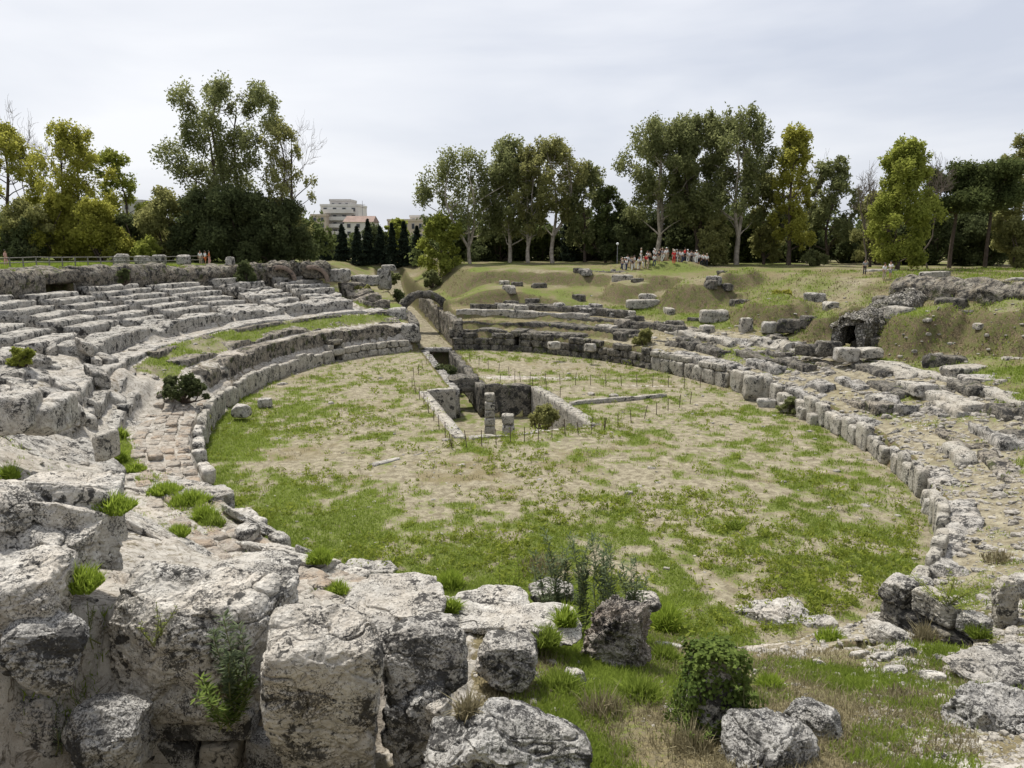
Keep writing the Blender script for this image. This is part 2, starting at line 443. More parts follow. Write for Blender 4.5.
def terrain(x, y, detail=True):
    x = np.asarray(x, float); y = np.asarray(y, float)
    t, e, r2 = invE(x, y)
    td = np.degrees(t)
    ec = np.clip(e, 0, 60)
    wob = fbm2(x, y, 5.0, 3, 5) * ss(1.5, 6, ec) * .8
    ecw = ec + wob * (1 - ss(19, 20, ec) * (td < -12))
    ecw = ecw - 2.2 * ss(-57.6, -56.8, td) * ss(-52.4, -53.2, td) * ss(19, 20, ec) * (1 - ss(24, 26, ec))
    zc = blendprof(KT, KN, td, np.clip(ecw, 0, 60))
    inside = r2 < 1
    z = np.where(inside, 0.0, zc)
    # mounds, drawn out along the radius
    for mx, my, mt, wa, wr, h in MD:
        ux, uy = math.cos(mt) / EA, math.sin(mt) / EB
        gx = ux * math.sin(TH) + uy * math.cos(TH); gy = ux * math.cos(TH) - uy * math.sin(TH)
        l = math.hypot(gx, gy); gx /= l; gy /= l
        al = (x - mx) * gx + (y - my) * gy; ac = -(x - mx) * gy + (y - my) * gx
        al = np.where(al < 0, al * 1.7, al)
        q = np.sqrt((al / wr) ** 2 + (ac / wa) ** 2) + .25 * fbm2(x, y, 2.2, 3, 9)
        z = z + h * (1 - ss(.30, 1.0, q))
    # foreground
    d = np.hypot(x, y); u = x / np.maximum(y, .5)
    zn = blendprof(NU, NK, np.clip(u, -1.2, 1.2), np.clip(d * 0.985, 0, 30))
    w = (1 - ss(15, 21, d))
    z = z * (1 - w) + np.where(y > .2, zn, 10.9) * w
    # trench beside the near right wall
    for (ax_, ay_), (bx_, by_), hw_, dp_ in TRENCH:
        L2 = (bx_ - ax_) ** 2 + (by_ - ay_) ** 2
        tq = np.clip(((x - ax_) * (bx_ - ax_) + (y - ay_) * (by_ - ay_)) / L2, 0, 1)
        ds_ = np.hypot(x - ax_ - tq * (bx_ - ax_), y - ay_ - tq * (by_ - ay_))
        z = z - dp_ * (1 - ss(hw_, hw_ + .45, ds_))
    # far gate corridor
    X, Y = local(x, y)
    cz = .045 * np.maximum(X - EA, 0)
    lw = (1 - ss(3.5, 10, np.abs(Y + .5))) * ss(EA + 6, EA + 16, X) * (1 - ss(EA + 50, EA + 75, X))
    z = z * (1 - lw) + np.minimum(z, 3.6 + .045 * (X - EA)) * lw
    cw = (1 - ss(2.0, 2.9, np.abs(Y))) * (X > EA - 2) * (1 - ss(EA + 44, EA + 66, X))
    z = np.where(X > 0, z * (1 - cw) + cz * cw, z)
    for dt, hw in DOORS:
        gx, gy = E(math.radians(dt), 0.0)
        s = np.hypot(x - gx, y - gy)
        z = np.where((s < 3.5) & (np.abs(td - dt) < math.degrees(hw / 26)) & (ec < 2.2), np.minimum(z, .05), z)
    # roughness
    amp = np.where(inside, .05, .16) * np.clip(.3 + d / 30, .3, 1)
    z = z + amp * fbm2(x, y, 3.0, 4, 21) + .04 * fbm2(x, y, .6, 3, 31) * np.clip(30 / (d + 1), .2, 1)
    rock, green, dry = cover(x, y, t, e, r2, d, u)
    st = fbm2(x, y, 1.9, 4, 41)
    stp = np.floor(st * 4) / 4 + .25 * ss(.55, 1, (st * 4) % 1)
    z = z + rock * .36 * stp * (d < 60) + rock * .08 * fbm2(x, y, .35, 3, 45) * (d < 45) - rock * .16 * (1 - ss(0, .07, np.abs(fbm2(x, y, 1.5, 3, 47)))) * (d < 40)
    pit = inpoly(x, y, PIT, .28) | inpoly(x, y, CH, .3)
    z = np.where(pit, PIT_Z + .15 * fbm2(x, y, 1.5, 3, 51), z)
    rock = np.where(pit, .2, rock)
    return z, rock, green, dry


def cover(x, y, t, e, r2, d, u):
    td = np.degrees(t)
    inside = r2 < 1
    n1 = fbm2(x, y, 7, 4, 61); n2 = fbm2(x, y, 2.2, 4, 62)
    rr = np.sqrt(r2)
    X, Y = local(x, y)
    # arena: lush at the left edge and the near right, bare in the middle
    left = ss(.50, .98, rr) * (Y < 0) * ss(25, -5, X)
    nearr = ss(8, -22, X) * ss(-6, 8, Y) * ss(.35, .8, rr)
    mid = np.exp(-((x + 0) ** 2 / 90 + (y - 44) ** 2 / 30)) * .22
    n3 = fbm2(x, y, .9, 3, 63)
    n4 = fbm2(x, y, .5, 2, 64)
    g_in = .355 + .42 * left + .10 * nearr + .5 * mid + .12 * n1 + .26 * n2 + .55 * n3 + .35 * n4
    for px, py, sx, sy in ((545, 393 - 26, 6, 2.2), (655, 386, 4.5, 1.1), (470, 470, 6, 3), (300, 455, 3, 4)):
        c = G(px, py); g_in = g_in - .5 * np.exp(-(((x - c[0]) / sx) ** 2 + ((y - c[1]) / sy) ** 2))
    rock_in = np.zeros_like(x)
    for px, py, sx, sy, k in ((555, 378, 7, 1.5, .55), (655, 386, 4.5, .8, .55), (500, 377, 2.5, 1.3, .5)):
        c = G(px, py); rock_in = rock_in + k * np.exp(-(((x - c[0]) / sx) ** 2 + ((y - c[1]) / sy) ** 2))
    dry_in = .36 + .4 * n2 + .25 * n3
    # outside
    left_s = td < -8
    g_o = np.where(left_s, .12 + .5 * n1, .52 + .45 * n1 + .3 * n2)
    g_o = np.where(left_s & (e > 3.2) & (e < 6) & (td > -82), .62 + .4 * n2, g_o)
    g_o = np.where(left_s & (e > 22.3), .75 + .3 * n1, g_o)
    g_o = np.where(left_s & (e > 3.6) & (e < 5.2) & (td < -100) & (td > -150), .55 + .5 * n2, g_o)
    rim_r = (~left_s) & (e > 24)
    g_o = np.where(rim_r, .46 + .3 * n1 + .3 * n2, g_o)
    rock_o = np.where(left_s, .72 + .3 * n1, .06 + .2 * n2)
    rock_o = np.where(left_s & (e > 3.2) & (e < 6) & (td > -82), .15 + .3 * n2, rock_o)
    rock_o = np.where(left_s & (e > 22.3), -.3, rock_o)
    track = (~left_s) & (e < 8.5) & (td > 45)
    rock_o = np.where(track, .22 + .35 * n2 + .30 * n3, rock_o)
    g_o = np.where((td > -14) & left_s & (e > 8.5) & (np.abs(Y) > 1.8), .6 + .4 * n2, g_o)
    rock_o = np.where((td > -14) & left_s & (e > 8.5), .15 + .4 * n2, rock_o)
    g_o = np.where(track, .33 + .45 * n1 + .45 * n2, g_o)
    far_t = (~left_s) & (e < 9) & (td <= 45)
    rock_o = np.where(far_t, .12 + .3 * n2, rock_o)
    g_o = np.where(far_t, .36 + .4 * n1 + .3 * n2, g_o)
    dry_o = np.where(left_s, .25 + .3 * n2, .62 + .4 * n1)
    dry_o = np.where(track, .38 + .45 * n2 + .3 * n3, dry_o)
    # near foreground
    wn = 1 - ss(16, 22, d)
    plateau = ss(-.02, -.10, u + .05 * n2) * ss(8.4, 9.2, d)
    rock_n = np.where(u < 0, plateau * .95, .02) + .52 * ss(.50, .72, u + .16 * n2 + .1 * n3) + .2 * n2
    front = ss(8.9, 8.0, d)
    g_n = np.where(u > 0, .50 + .4 * n1 + .35 * n2 + .2 * n3, .25 + .4 * n2)
    g_n = g_n + .25 * ss(0.02, .1, u) * ss(.22, .1, u) - .45 * np.exp(-(((u - .42) / .09) ** 2)) * ss(16, 11, d)
    dry_n = np.where(u < -.1, .05, .65 + .4 * n1)
    g_n = np.where((u < -.1) & (d < 10), -.1 + .3 * n2, g_n)
    rock_o = rock_o * (1 - wn) + rock_n * wn; g_o = g_o * (1 - wn) + g_n * wn; dry_o = dry_o * (1 - wn) + dry_n * wn
    if GUT:
        for (ga_, gb_, gw_) in GUT:
            L2 = (gb_[0] - ga_[0]) ** 2 + (gb_[1] - ga_[1]) ** 2
            tq = np.clip(((x - ga_[0]) * (gb_[0] - ga_[0]) + (y - ga_[1]) * (gb_[1] - ga_[1])) / L2, 0, 1)
            k_ = 1 - ss(gw_ * .5, gw_, np.hypot(x - ga_[0] - tq * (gb_[0] - ga_[0]), y - ga_[1] - tq * (gb_[1] - ga_[1])) + gw_ * .5 * n2)
            g_o = np.maximum(g_o, k_ * .95); rock_o = rock_o * (1 - k_)
    cor = (np.abs(Y) < 1.9) & (X > EA - 3) & (X < EA + 60)
    g_o = np.where(cor, .22 + .4 * n2, g_o); rock_o = np.where(cor, .15, rock_o); dry_o = np.where(cor, .15, dry_o)
    f = lambda a, b: np.clip(np.where(inside & (d > 21), a, b), 0, 1)
    return f(rock_in, rock_o), f(g_in, g_o), f(dry_in, dry_o)


GUT = []


def tray(px, py):
    """where the line of sight meets the ground"""
    ds = np.linspace(6, 60, 700)
    q = np.array([P(px, py, d_) for d_ in ds])
    z = terrain(q[:, 0], q[:, 1])[0]
    i = int(np.argmax(z > q[:, 2]))
    return q[i]


_g = [tray(146, 478), tray(180, 502), tray(214, 528), tray(122, 440), tray(133, 470)]
GUT = [(_g[0], _g[1], .55), (_g[1], _g[2], .6), (_g[3], _g[4], .4)]


def hz(x, y):
    return float(terrain(np.array([float(x)]), np.array([float(y)]))[0][0])


def build_ground():
    na, nr = 1500, 860
    core = np.linspace(-42, 42, 1100)
    ang = np.radians(np.concatenate([np.linspace(-100, -42, 200, endpoint=False), core, np.linspace(42, 100, 201)[1:]]))
    rad = 1.2 * np.exp(np.linspace(0, math.log(260 / 1.2), nr))
    A, Rr = np.meshgrid(ang, rad)
    x = (Rr * np.sin(A)).ravel(); y = (Rr * np.cos(A)).ravel()
    z, rock, green, dry = terrain(x, y)
    n, m = len(rad), len(ang)
    # steep earth faces carry brown dead stems instead of turf
    zg = z.reshape(n, m)
    sl = np.hypot(np.gradient(zg, axis=0) / np.gradient(rad)[:, None], np.gradient(zg, axis=1) / (rad[:, None] * np.gradient(ang)[None, :]))
    sl = (sl + np.roll(sl, 1, 0) + np.roll(sl, -1, 0) + np.roll(sl, 2, 1) + np.roll(sl, -2, 1)).ravel() / 5
    steep = (ss(.38, .8, sl) - .25 * fbm2(x, y, 1.4, 3, 66)) * (np.hypot(x, y) > 20)
    # a ring far out, to the horizon
    xo = (4000 * np.sin(ang)); yo = (4000 * np.cos(ang))
    x = np.concatenate([x, xo]); y = np.concatenate([y, yo]); z = np.concatenate([z, np.full(m, 8.0)])
    rock = np.concatenate([rock, np.zeros(m)]); green = np.concatenate([green, np.full(m, .5)]); dry = np.concatenate([dry, np.full(m, .6)]); steep = np.concatenate([steep, np.zeros(m)])
    i, j = np.meshgrid(np.arange(n), np.arange(m - 1), indexing='ij')
    a = (i * m + j).ravel()
    fc = np.stack([a, a + 1, a + m + 1, a + m], -1)[:, ::-1]
    me = mesh('ground', np.stack([x, y, z], -1), fc, M['ground'], True, dict(rock=rock, green=green, dry=dry, steep=steep))
    obj('ground', me, kind='structure', label='soil grass and bedrock of the sunken arena and its banks')


build_ground()

# ------------------------------------------------------------------ rocks
_CS = {}


def cubesphere(n):
    if n not in _CS:
        g = np.linspace(-1, 1, n + 1)
        key = {}; V = []; Fc = []
        for ax in range(3):
            for s in (-1, 1):
                idx = np.empty((n + 1, n + 1), int)
                for i in range(n + 1):
                    for j in range(n + 1):
                        p = [0, 0, 0]; p[ax] = s; p[(ax + 1) % 3] = g[i]; p[(ax + 2) % 3] = g[j]
                        k = tuple(int(round(q * 1e5)) for q in p)
                        if k not in key: key[k] = len(V); V.append(p)
                        idx[i, j] = key[k]
                q = np.stack([idx[:-1, :-1], idx[1:, :-1], idx[1:, 1:], idx[:-1, 1:]], -1).reshape(-1, 4)
                Fc.append(q if s > 0 else q[:, ::-1])
        _CS[n] = (np.array(V, float), np.concatenate(Fc))
    return _CS[n]


def rock_geo(size, seed=0, n=12, power=5, cuts=5, rough=.08, freq=1.3, tilt=(0, 0), pits=0.0, taper=0.0):
    """a weathered block: rounded box, chipped by planes, then roughened"""
    r = np.random.default_rng(seed)
    V, Fc = cubesphere(n)
    nk = (np.abs(V) ** power).sum(1) ** (1 / power)
    p = V / nk[:, None]
    for _ in range(cuts + (4 if n >= 40 else 0)):
        d = r.normal(size=3); d[2] *= .8; d /= np.linalg.norm(d)
        sup = (p @ d).max(); lim = sup * r.uniform(.70, .93)
        ov = np.maximum(p @ d - lim, 0); p = p - d * ov[:, None] * .92
    if taper: p[:, :2] *= (1 - taper * (p[:, 2:3] * .5 + .5))
    size = np.asarray(size, float)
    q = p * size * .5
    L = size.mean()
    off = r.uniform(0, 50, 3)
    w = np.stack([fbm(q * freq / L * 2 + off + 31 * k, 6, seed * 3 + k, .60) for k in range(3)], -1)
    q = q + w * rough * np.minimum(size, L) * (.95 if n >= 40 else 1.3)
    if n >= 40:
        dirn = p / np.linalg.norm(p, axis=1)[:, None]
        k2 = q * np.array([1, 1, 1.6]) / L
        wp = k2 + .35 * np.stack([fbm(k2 * 1.5 + off + 9 * j, 3, seed + 60 + j) for j in range(3)], -1)
        c1 = np.abs(fbm(wp * 1.5 + off, 2, seed + 55)); c2 = np.abs(fbm(wp * 3.4 + off + 5, 2, seed + 56))
        q = q - dirn * ((1 - ss(0, .05, c1)) * .045 * L + (1 - ss(0, .06, c2)) * .02 * L)[:, None]
        # flaked patches with a sharp lip
        fl = fbm(wp * 2.1 + off + 20, 3, seed + 58)
        q = q - dirn * (ss(.08, .12, fl) * .022 * L + ss(.26, .30, fl) * .025 * L)[:, None]
        q = q + dirn * (fbm(q * 9 / L + off, 4, seed + 59, .65) * .018 * L)[:, None]
    if pits > 0:
        f = fbm(q * 7 / L + off, 4, seed + 77, .6)
        q = q - (p / np.linalg.norm(p, axis=1)[:, None]) * (np.maximum(f - .05, 0) * pits * L)[:, None]
    ax, ay = tilt
    rx = np.array([[1, 0, 0], [0, math.cos(ax), -math.sin(ax)], [0, math.sin(ax), math.cos(ax)]])
    ry = np.array([[math.cos(ay), 0, math.sin(ay)], [0, 1, 0], [-math.sin(ay), 0, math.cos(ay)]])
    return q @ (rx @ ry).T, Fc


def rotz(V, a):
    c, s = math.cos(a), math.sin(a)
    return V @ np.array([[c, -s, 0], [s, c, 0], [0, 0, 1]]).T


def fg(name, box, d, depth, label, mat='lime', cat='rock', rz=0.0, group=None, n=56, sink=.0, hgt=None, **kw):
    """a rock that fills a box of the photograph at distance d"""
    x0, y0, x1, y1 = box
    cx, cy = (x0 + x1) / 2, (y0 + y1) / 2
    al = math.atan((cy - 240) / F)
    w = (x1 - x0) * d / F; hs = (y1 - y0) * d / F
    h = hgt or max(.25, (hs - depth * math.sin(al) * .8) / math.cos(al))
    c = P(cx, cy, d); c[2] -= sink
    V, Fc = rock_geo((w, depth, h + sink), n=n, **kw)
    o = obj(name, mesh(name, V, Fc, M[mat]), None, c, rz, label, cat, group)
    return o


# ------------------------------------------------------------------ strips along the ellipse
def strip_geo(t0, t1, prof, res=.35, amp=.08, freq=.8, seed=0, drop=0.0, dropf=.35, jag=0.0):
    """sweep a closed (e, z) outline from t0 to t1 (degrees) and weather it"""
    pts = []
    k = len(prof)
    for i in range(k):
        p, q = np.array(prof[i], float), np.array(prof[(i + 1) % k], float)
        m = max(1, int(round(np.hypot(*(q - p)) / res)))
        for j in range(m): pts.append(p + (q - p) * j / m)
    pts = np.array(pts); m = len(pts)
    em = pts[:, 0].mean()
    tt = np.radians(np.linspace(t0, t1, 60)); xx, yy = E(tt, em)
    ln = np.hypot(np.diff(xx), np.diff(yy)).sum()
    na = max(3, int(ln / res) + 1)
    T = np.interp(np.linspace(0, ln, na), np.concatenate([[0], np.cumsum(np.hypot(np.diff(xx), np.diff(yy)))]), tt)
    TT = np.repeat(T, m); PP = np.tile(pts, (na, 1))
    x, y = E(TT, PP[:, 0]); z = PP[:, 1].copy()
    zmin, zmax = pts[:, 1].min(), pts[:, 1].max()
    V = np.stack([x, y, z], -1)
    if drop:
        dn = np.maximum(fbm(np.stack([x * dropf, y * dropf, x * 0], -1), 4, seed + 5) + .15, 0) * drop * 2
        V[:, 2] = np.where(z > zmin + .2 * (zmax - zmin), np.maximum(z - dn * (z - zmin) / max(zmax - zmin, .01), zmin), z)
    w = np.stack([fbm(V * freq + 13 * q, 4, seed + q, .55) for q in range(3)], -1)
    V = V + w * amp * np.array([1, 1, .8])
    i, j = np.meshgrid(np.arange(na - 1), np.arange(m), indexing='ij')
    a = (i * m + j).ravel(); b = (i * m + (j + 1) % m).ravel()
    q = np.stack([a, b, b + m, a + m], -1)
    c0, c1 = len(V), len(V) + 1
    V = np.concatenate([V, [V[:m].mean(0)], [V[-m:].mean(0)]])
    jj = np.arange(m); kk = (jj + 1) % m; base = (na - 1) * m
    tri = np.concatenate([np.stack([kk, jj, np.full(m, c0)], -1), np.stack([base + jj, base + kk, np.full(m, c1)], -1)])
    if t1 < t0: q = q[:, ::-1]; tri = tri[:, ::-1]
    return V, [q, tri]


def block_wall_geo(t0, t1, e, thick, z0, courses, blen=(1.0, 1.8), seed=0, n=5, gap=.04, miss=0.0, rough=.06, power=8, hvar=.1, topmiss=0.0):
    r = np.random.default_rng(seed)
    parts = []
    z = z0
    for ci, ch in enumerate(courses):
        t = t0 + r.uniform(0, 1.0) * (1 if t1 > t0 else -1) * .5
        while (t < t1) if t1 > t0 else (t > t1):
            L = r.uniform(*blen)
            x0, y0 = E(math.radians(t), e); x1, y1 = E(math.radians(t + .1), e)
            dt = L / (math.hypot(x1 - x0, y1 - y0) / .1) * (1 if t1 > t0 else -1)
            tm = t + dt / 2
            top = ci == len(courses) - 1
            if r.random() > (topmiss if top else miss):
                h = ch * (1 + r.uniform(-hvar, hvar) * (1 if top else .3))
                V, Fc = rock_geo((L - gap, thick * r.uniform(.85, 1.1), h), int(r.integers(1e6)), n, power, 2, rough, 1.5)
                xa, ya = E(math.radians(tm - .3), e); xb, yb = E(math.radians(tm + .3), e)
                V = rotz(V, math.atan2(yb - ya, xb - xa) + r.normal() * .03)
                cx, cy = E(math.radians(tm), e + r.normal() * .04)
                parts.append((V + np.array([cx, cy, z + h / 2]), Fc))
            t += dt
        z += ch
    return join(parts)


def thing_mesh(name, geo, mat, label, cat, group=None, smooth=True):
    return obj(name, mesh(name, geo[0], geo[1], M[mat], smooth), None, None, 0, label, cat, group)


# ------------------------------------------------------------------ left side: podium, tiers, seating wedges
thing_mesh('podium_wall', block_wall_geo(-9, -32.0, .25, .6, -.1, [.75, .75], (1.2, 2.4), 11, 6, topmiss=.1), 'block',
           'pale podium wall between the far gate and the small arched opening on the left', 'wall', 'podium walls')
thing_mesh('podium_wall', block_wall_geo(-35, -78, .25, .55, -.1, [1.5], (.9, 1.7), 12, 8, hvar=.16, topmiss=.04), 'block',
           'curving podium wall of tall pale slabs left of the arena grass', 'wall', 'podium walls')
thing_mesh('podium_wall', block_wall_geo(-79.5, -95, .25, .6, -.1, [1.75], (1.0, 1.6), 13, 10, hvar=.08), 'block',
           'short run of upright podium slabs beside the dark bush hollow', 'wall', 'podium walls')
thing_mesh('podium_wall', block_wall_geo(-96, -166, .3, .7, .45, [.75], (.7, 1.5), 14, 8, hvar=.25, topmiss=.25, power=5), 'lime',
           'low broken stone edging between the paved band and the arena grass', 'wall', 'podium walls')
# dark lintel and jambs of the arched opening
a0 = [(.15, -.1), (.15, 1.8), (2.4, 1.8), (2.4, -.1)]
opn = empty('wall_opening', (*E(R(-33.5), 0), 0), 'small dark arched opening in the left podium wall', 'doorway')
for dt in (-1.85, 1.85):
    V, f_ = strip_geo(-33.5 + dt - .35, -33.5 + dt + .35, a0, .2, .03, 2, 3)
    obj('jamb', mesh('jamb', V - np.array(opn.location), f_, M['block']), opn)
V, f_ = strip_geo(-35.4, -31.6, [(.2, 1.75), (.2, 2.2), (1.2, 2.3), (1.2, 3.0), (2.6, 3.0), (2.6, 1.75)], .2, .06, 2, 4)
obj('lintel', mesh('lintel', V - np.array(opn.location), f_, M['seat_rough']), opn)

tiers = [(1.25, 2.6, .9, 3.05, -8.5, -31.9, 'rough dark tier above the podium between gate and arched opening', .14, .4),
         (1.25, 2.6, .9, 3.05, -35.1, -79, 'rough dark tier directly above the tall pale podium slabs', .14, .55),
         (3.0, 4.6, 2.6, 3.55, -9, -77, 'second eroded step above the left podium, edged with grass', .14, .5),
         (5.4, 6.3, 3.2, 4.15, -9, -76, 'thin kerb of stone along the grassy strip on the left', .1, .5)]
for e0, e1, z0, z1, t0, t1, lab, am, dr in tiers:
    thing_mesh('stone_tier', strip_geo(t0, t1, [(e0, z0), (e0, z1), (e1, z1), (e1, z0)], .28, am, .9, int(e0 * 100), dr), 'seat_rough', lab, 'stone step', 'tiers above the left podium')
# bright walkway
thing_mesh('stone_walkway', strip_geo(-10, -108, [(6.2, 3.2), (6.2, 4.36), (8.2, 4.46), (8.2, 3.2)], .3, .07, .7, 401, .25), 'lime',
           'bright curved stone walkway running along the left seats', 'walkway')
# band wall above the walkway
bands = [(-16, -31), (-32, -44), (-45, -58), (-59, -70), (-71, -84)]
blab = ['lowest band wall nearest the far gate on the left', 'second band wall from the far gate on the left', 'third band wall from the far gate, left seats',
        'band wall with dark lichened front under the fourth seating wedge', 'nearest band wall above the bright walkway']
for k, (t0, t1) in enumerate(bands):
    thing_mesh('band_wall', strip_geo(t0, t1, [(8.3, 3.8), (8.3, 5.45), (10.8, 5.65), (10.8, 3.8)], .26, .16, .7, 500 + k * 7, .45), 'seat', blab[k], 'stone band', 'band walls below the left seats')

def pavement():
    r = np.random.default_rng(818); parts = []
    for e0 in np.arange(1.15, 3.9, .72):
        t = -84 - r.uniform(0, 1)
        while t > -158:
            L = r.uniform(.8, 1.7); xa, ya = E(R(t), e0); xb, yb = E(R(t - .1), e0)
            dt = L / (math.hypot(xb - xa, yb - ya) / .1); tm = t - dt / 2
            if r.random() > .16:
                cx, cy = E(R(tm), e0 + r.normal() * .05); V, Fc = rock_geo((L - .06, .68, .34), int(r.integers(1e6)), 7, 7, 3, .06, 1.6)
                V = rotz(V, math.atan2(yb - ya, xb - xa) + r.normal() * .05); zz = hz(cx, cy)
                parts.append((V + np.array([cx, cy, zz - .1 + r.normal() * .03]), Fc))
            t -= dt
    return join(parts)


thing_mesh('stone_pavement', pavement(), 'pave', 'worn stone pavement of the curved band above the near left arena edge', 'pavement')

for t0, t1, e0, e1, z0, z1, lab in ((-83, -96, 4.3, 4.95, 1.2, 2.75, 'low wall of upright slabs behind the dark bush hollow'), (-97, -113, 4.35, 5.0, 1.0, 2.7, 'low broken wall along the inner side of the paved band'), (-84, -104, 5.35, 6.25, 2.0, 3.55, 'rough step between the paved band and the bright walkway')):
    thing_mesh('low_wall', strip_geo(t0, t1, [(e0, z0), (e0, z1), (e1, z1 + .05), (e1, z0)], .2, .13, 1.1, 3300 + int(e0 * 10 - t0), .45, .6), 'seat', lab, 'low wall', 'low walls above the paved band')

# seating wedges
edges = [-13.5, -23, -33, -43.5, -54.5, -64.5, -75.5, -87]
ordn = ['first, most eroded', 'second, eroded', 'third', 'fourth', 'fifth', 'sixth', 'seventh and nearest']
for k in range(7):
    t1, t0 = edges[k] - 1.5, edges[k + 1] + 1.5
    dzk = [0, .1, -.12, .12, -.1, .14, -.05][k]; dek = [0, .3, -.2, .4, -.1, .3, 0][k]
    bx, by = E(R((t0 + t1) / 2), 11)
    root = empty('seating_wedge', (bx, by, 5.3), f'{ordn[k]} stepped rock seating wedge counted from the far gate', 'seating', 'stepped seating wedges on the left')
    rr = np.random.default_rng(90 + k)
    nrow = 6
    er = 1.0 if k < 2 else .5
    for i in range(nrow):
        e0 = 10.9 + i * 1.70 + dek; z1 = 5.85 + i * .42 + dzk
        o1 = rr.uniform(-.3, .3); o0 = rr.uniform(-.3, .3)
        V, f_ = strip_geo(t0 + o0, t1 + o1, [(e0, z1 - 1.3), (e0 - .05, z1 - .12), (e0 + .1, z1), (e0 + 1.75, z1 - .02), (e0 + 1.75, z1 - 1.3)], .22, .085 + .08 * max(0, er - .4) * 1.6, .9, 600 + k * 31 + i * 5, .10 if er < 1 else .4)
        obj('seat_row', mesh('seat_row', V - np.array(root.location), f_, M['seat']), root)
er_ = empty('seating_wedge', (*E(R(-9.5), 10), 5), 'crumbled last seating wedge beside the gate passage', 'seating', 'stepped seating wedges on the left')
for i in range(4):
    V, f_ = strip_geo(-12.6, -7.4 - .5 * i, [(9.2 + 2.1 * i, 3.6 + .5 * i), (9.2 + 2.1 * i, 5.3 + .55 * i), (11.4 + 2.1 * i, 5.4 + .55 * i), (11.4 + 2.1 * i, 3.6 + .5 * i)], .26, .3, .7, 1800 + i * 7, .7)
    obj('seat_row', mesh('seat_row', V - np.array(er_.location), f_, M['seat_rough']), er_)
# nearer, lower-left seats
NWE = [(-88.6, -92.6, 7, 8.6, 4.95, 1.2, 'near seating wedge of short blocks just above the bright walkway'), (-93.6, -98.4, 7, 8.7, 4.85, 1.15, 'near seating wedge with the round green shrub in front'), (-99.6, -104.4, 7, 8.6, 4.8, 1.25, 'near seating wedge whose lowest block ends by the upright slab'),
       (-105.8, -110.5, 7, 8.9, 4.75, 1.2, 'near broken seating wedge above the pale slabs'), (-111.8, -117, 6, 9.0, 4.8, 1.3, 'nearest broken seating wedge at the left picture edge')]
for k, (t1, t0, nrow, es, zs, dp, lab) in enumerate(NWE):
    bx, by = E(R((t0 + t1) / 2), es)
    root = empty('seating_wedge', (bx, by, zs - 1), lab, 'seating', 'stepped seating wedges on the left')
    rr = np.random.default_rng(70 + k)
    for i in range(nrow):
        e0 = es + i * dp; z1 = zs + i * .46 + rr.uniform(-.12, .12)
        V, f_ = strip_geo(t0 + rr.uniform(-.8, 1.2), t1 + rr.uniform(-.8, .8), [(e0, z1 - 1.3), (e0 - .05, z1 - .12), (e0 + .1, z1), (e0 + dp + .05, z1 + .03), (e0 + dp + .05, z1 - 1.3)], .15, .12, 1.1, 900 + k * 31 + i * 5, .3, .6)
        obj('seat_row', mesh('seat_row', V - np.array(root.location), f_, M['lime_dark' if i % 2 else 'seat']), root)
# rim wall
rims = [(-16, -38), (-38, -52), (-52.6, -57.4), (-58, -75), (-75, -100)]
rl = ['rim wall right of the ivy column below the three visitors', 'brown rim rock wall below the railing with low bushes', 'rim wall piece with a dark cave mouth under the railing', 'long rim rock wall at the left under the railing', 'rim rock wall running out of the left picture edge']
for k, (t0, t1) in enumerate(rims):
    zt = 9.9 if k else 9.5
    prof = [(21.6, 6.3), (21.3, 7.6), (21.0, zt - .8), (21.4, zt), (23.6, zt + .12), (23.6, 6.3)]
    if k == 2: prof = [(24.6, 6.0), (24.4, 8.3), (21.2, 8.7), (21.2, zt), (25.0, zt + .1), (25.0, 6.0)]
    thing_mesh('rim_wall', strip_geo(t0, t1, prof, .3, .38, .6, 1200 + 13 * k, .25, .5), 'rim', rl[k], 'rock wall', 'rim walls on the left')

# ------------------------------------------------------------------ right side: podium and tiers
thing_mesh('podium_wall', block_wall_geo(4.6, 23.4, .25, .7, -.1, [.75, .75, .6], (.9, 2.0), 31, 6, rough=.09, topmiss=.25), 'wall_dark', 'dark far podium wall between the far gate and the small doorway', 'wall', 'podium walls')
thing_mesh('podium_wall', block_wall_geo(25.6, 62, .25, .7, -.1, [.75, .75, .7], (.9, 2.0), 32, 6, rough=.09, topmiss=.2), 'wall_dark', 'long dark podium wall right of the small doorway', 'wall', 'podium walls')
thing_mesh('podium_wall', block_wall_geo(62.5, 81, .25, .65, -.1, [1.45, .55], (1.0, 2.0), 33, 7, topmiss=.4), 'block', 'grey podium wall with a green bush leaning over it', 'wall', 'podium walls')
thing_mesh('podium_wall', block_wall_geo(83, 92, .25, .65, -.1, [1.8], (1.2, 2.0), 34, 8, hvar=.2, topmiss=.12), 'block', 'broken podium wall of big square blocks with a gap on its left', 'wall', 'podium walls')
thing_mesh('podium_wall', block_wall_geo(92.5, 116, .25, .6, -.1, [1.5], (.9, 1.6), 35, 9, hvar=.2, topmiss=.04), 'block', 'podium wall of upright grey slabs along the right of the arena', 'wall', 'podium walls')
thing_mesh('podium_wall', block_wall_geo(116.5, 159, .35, .55, -.1, [1.25], (.75, 1.3), 36, 10, hvar=.3, topmiss=.12, power=7), 'block', 'stepped broken podium blocks at the near right edge of the arena', 'wall', 'podium walls')
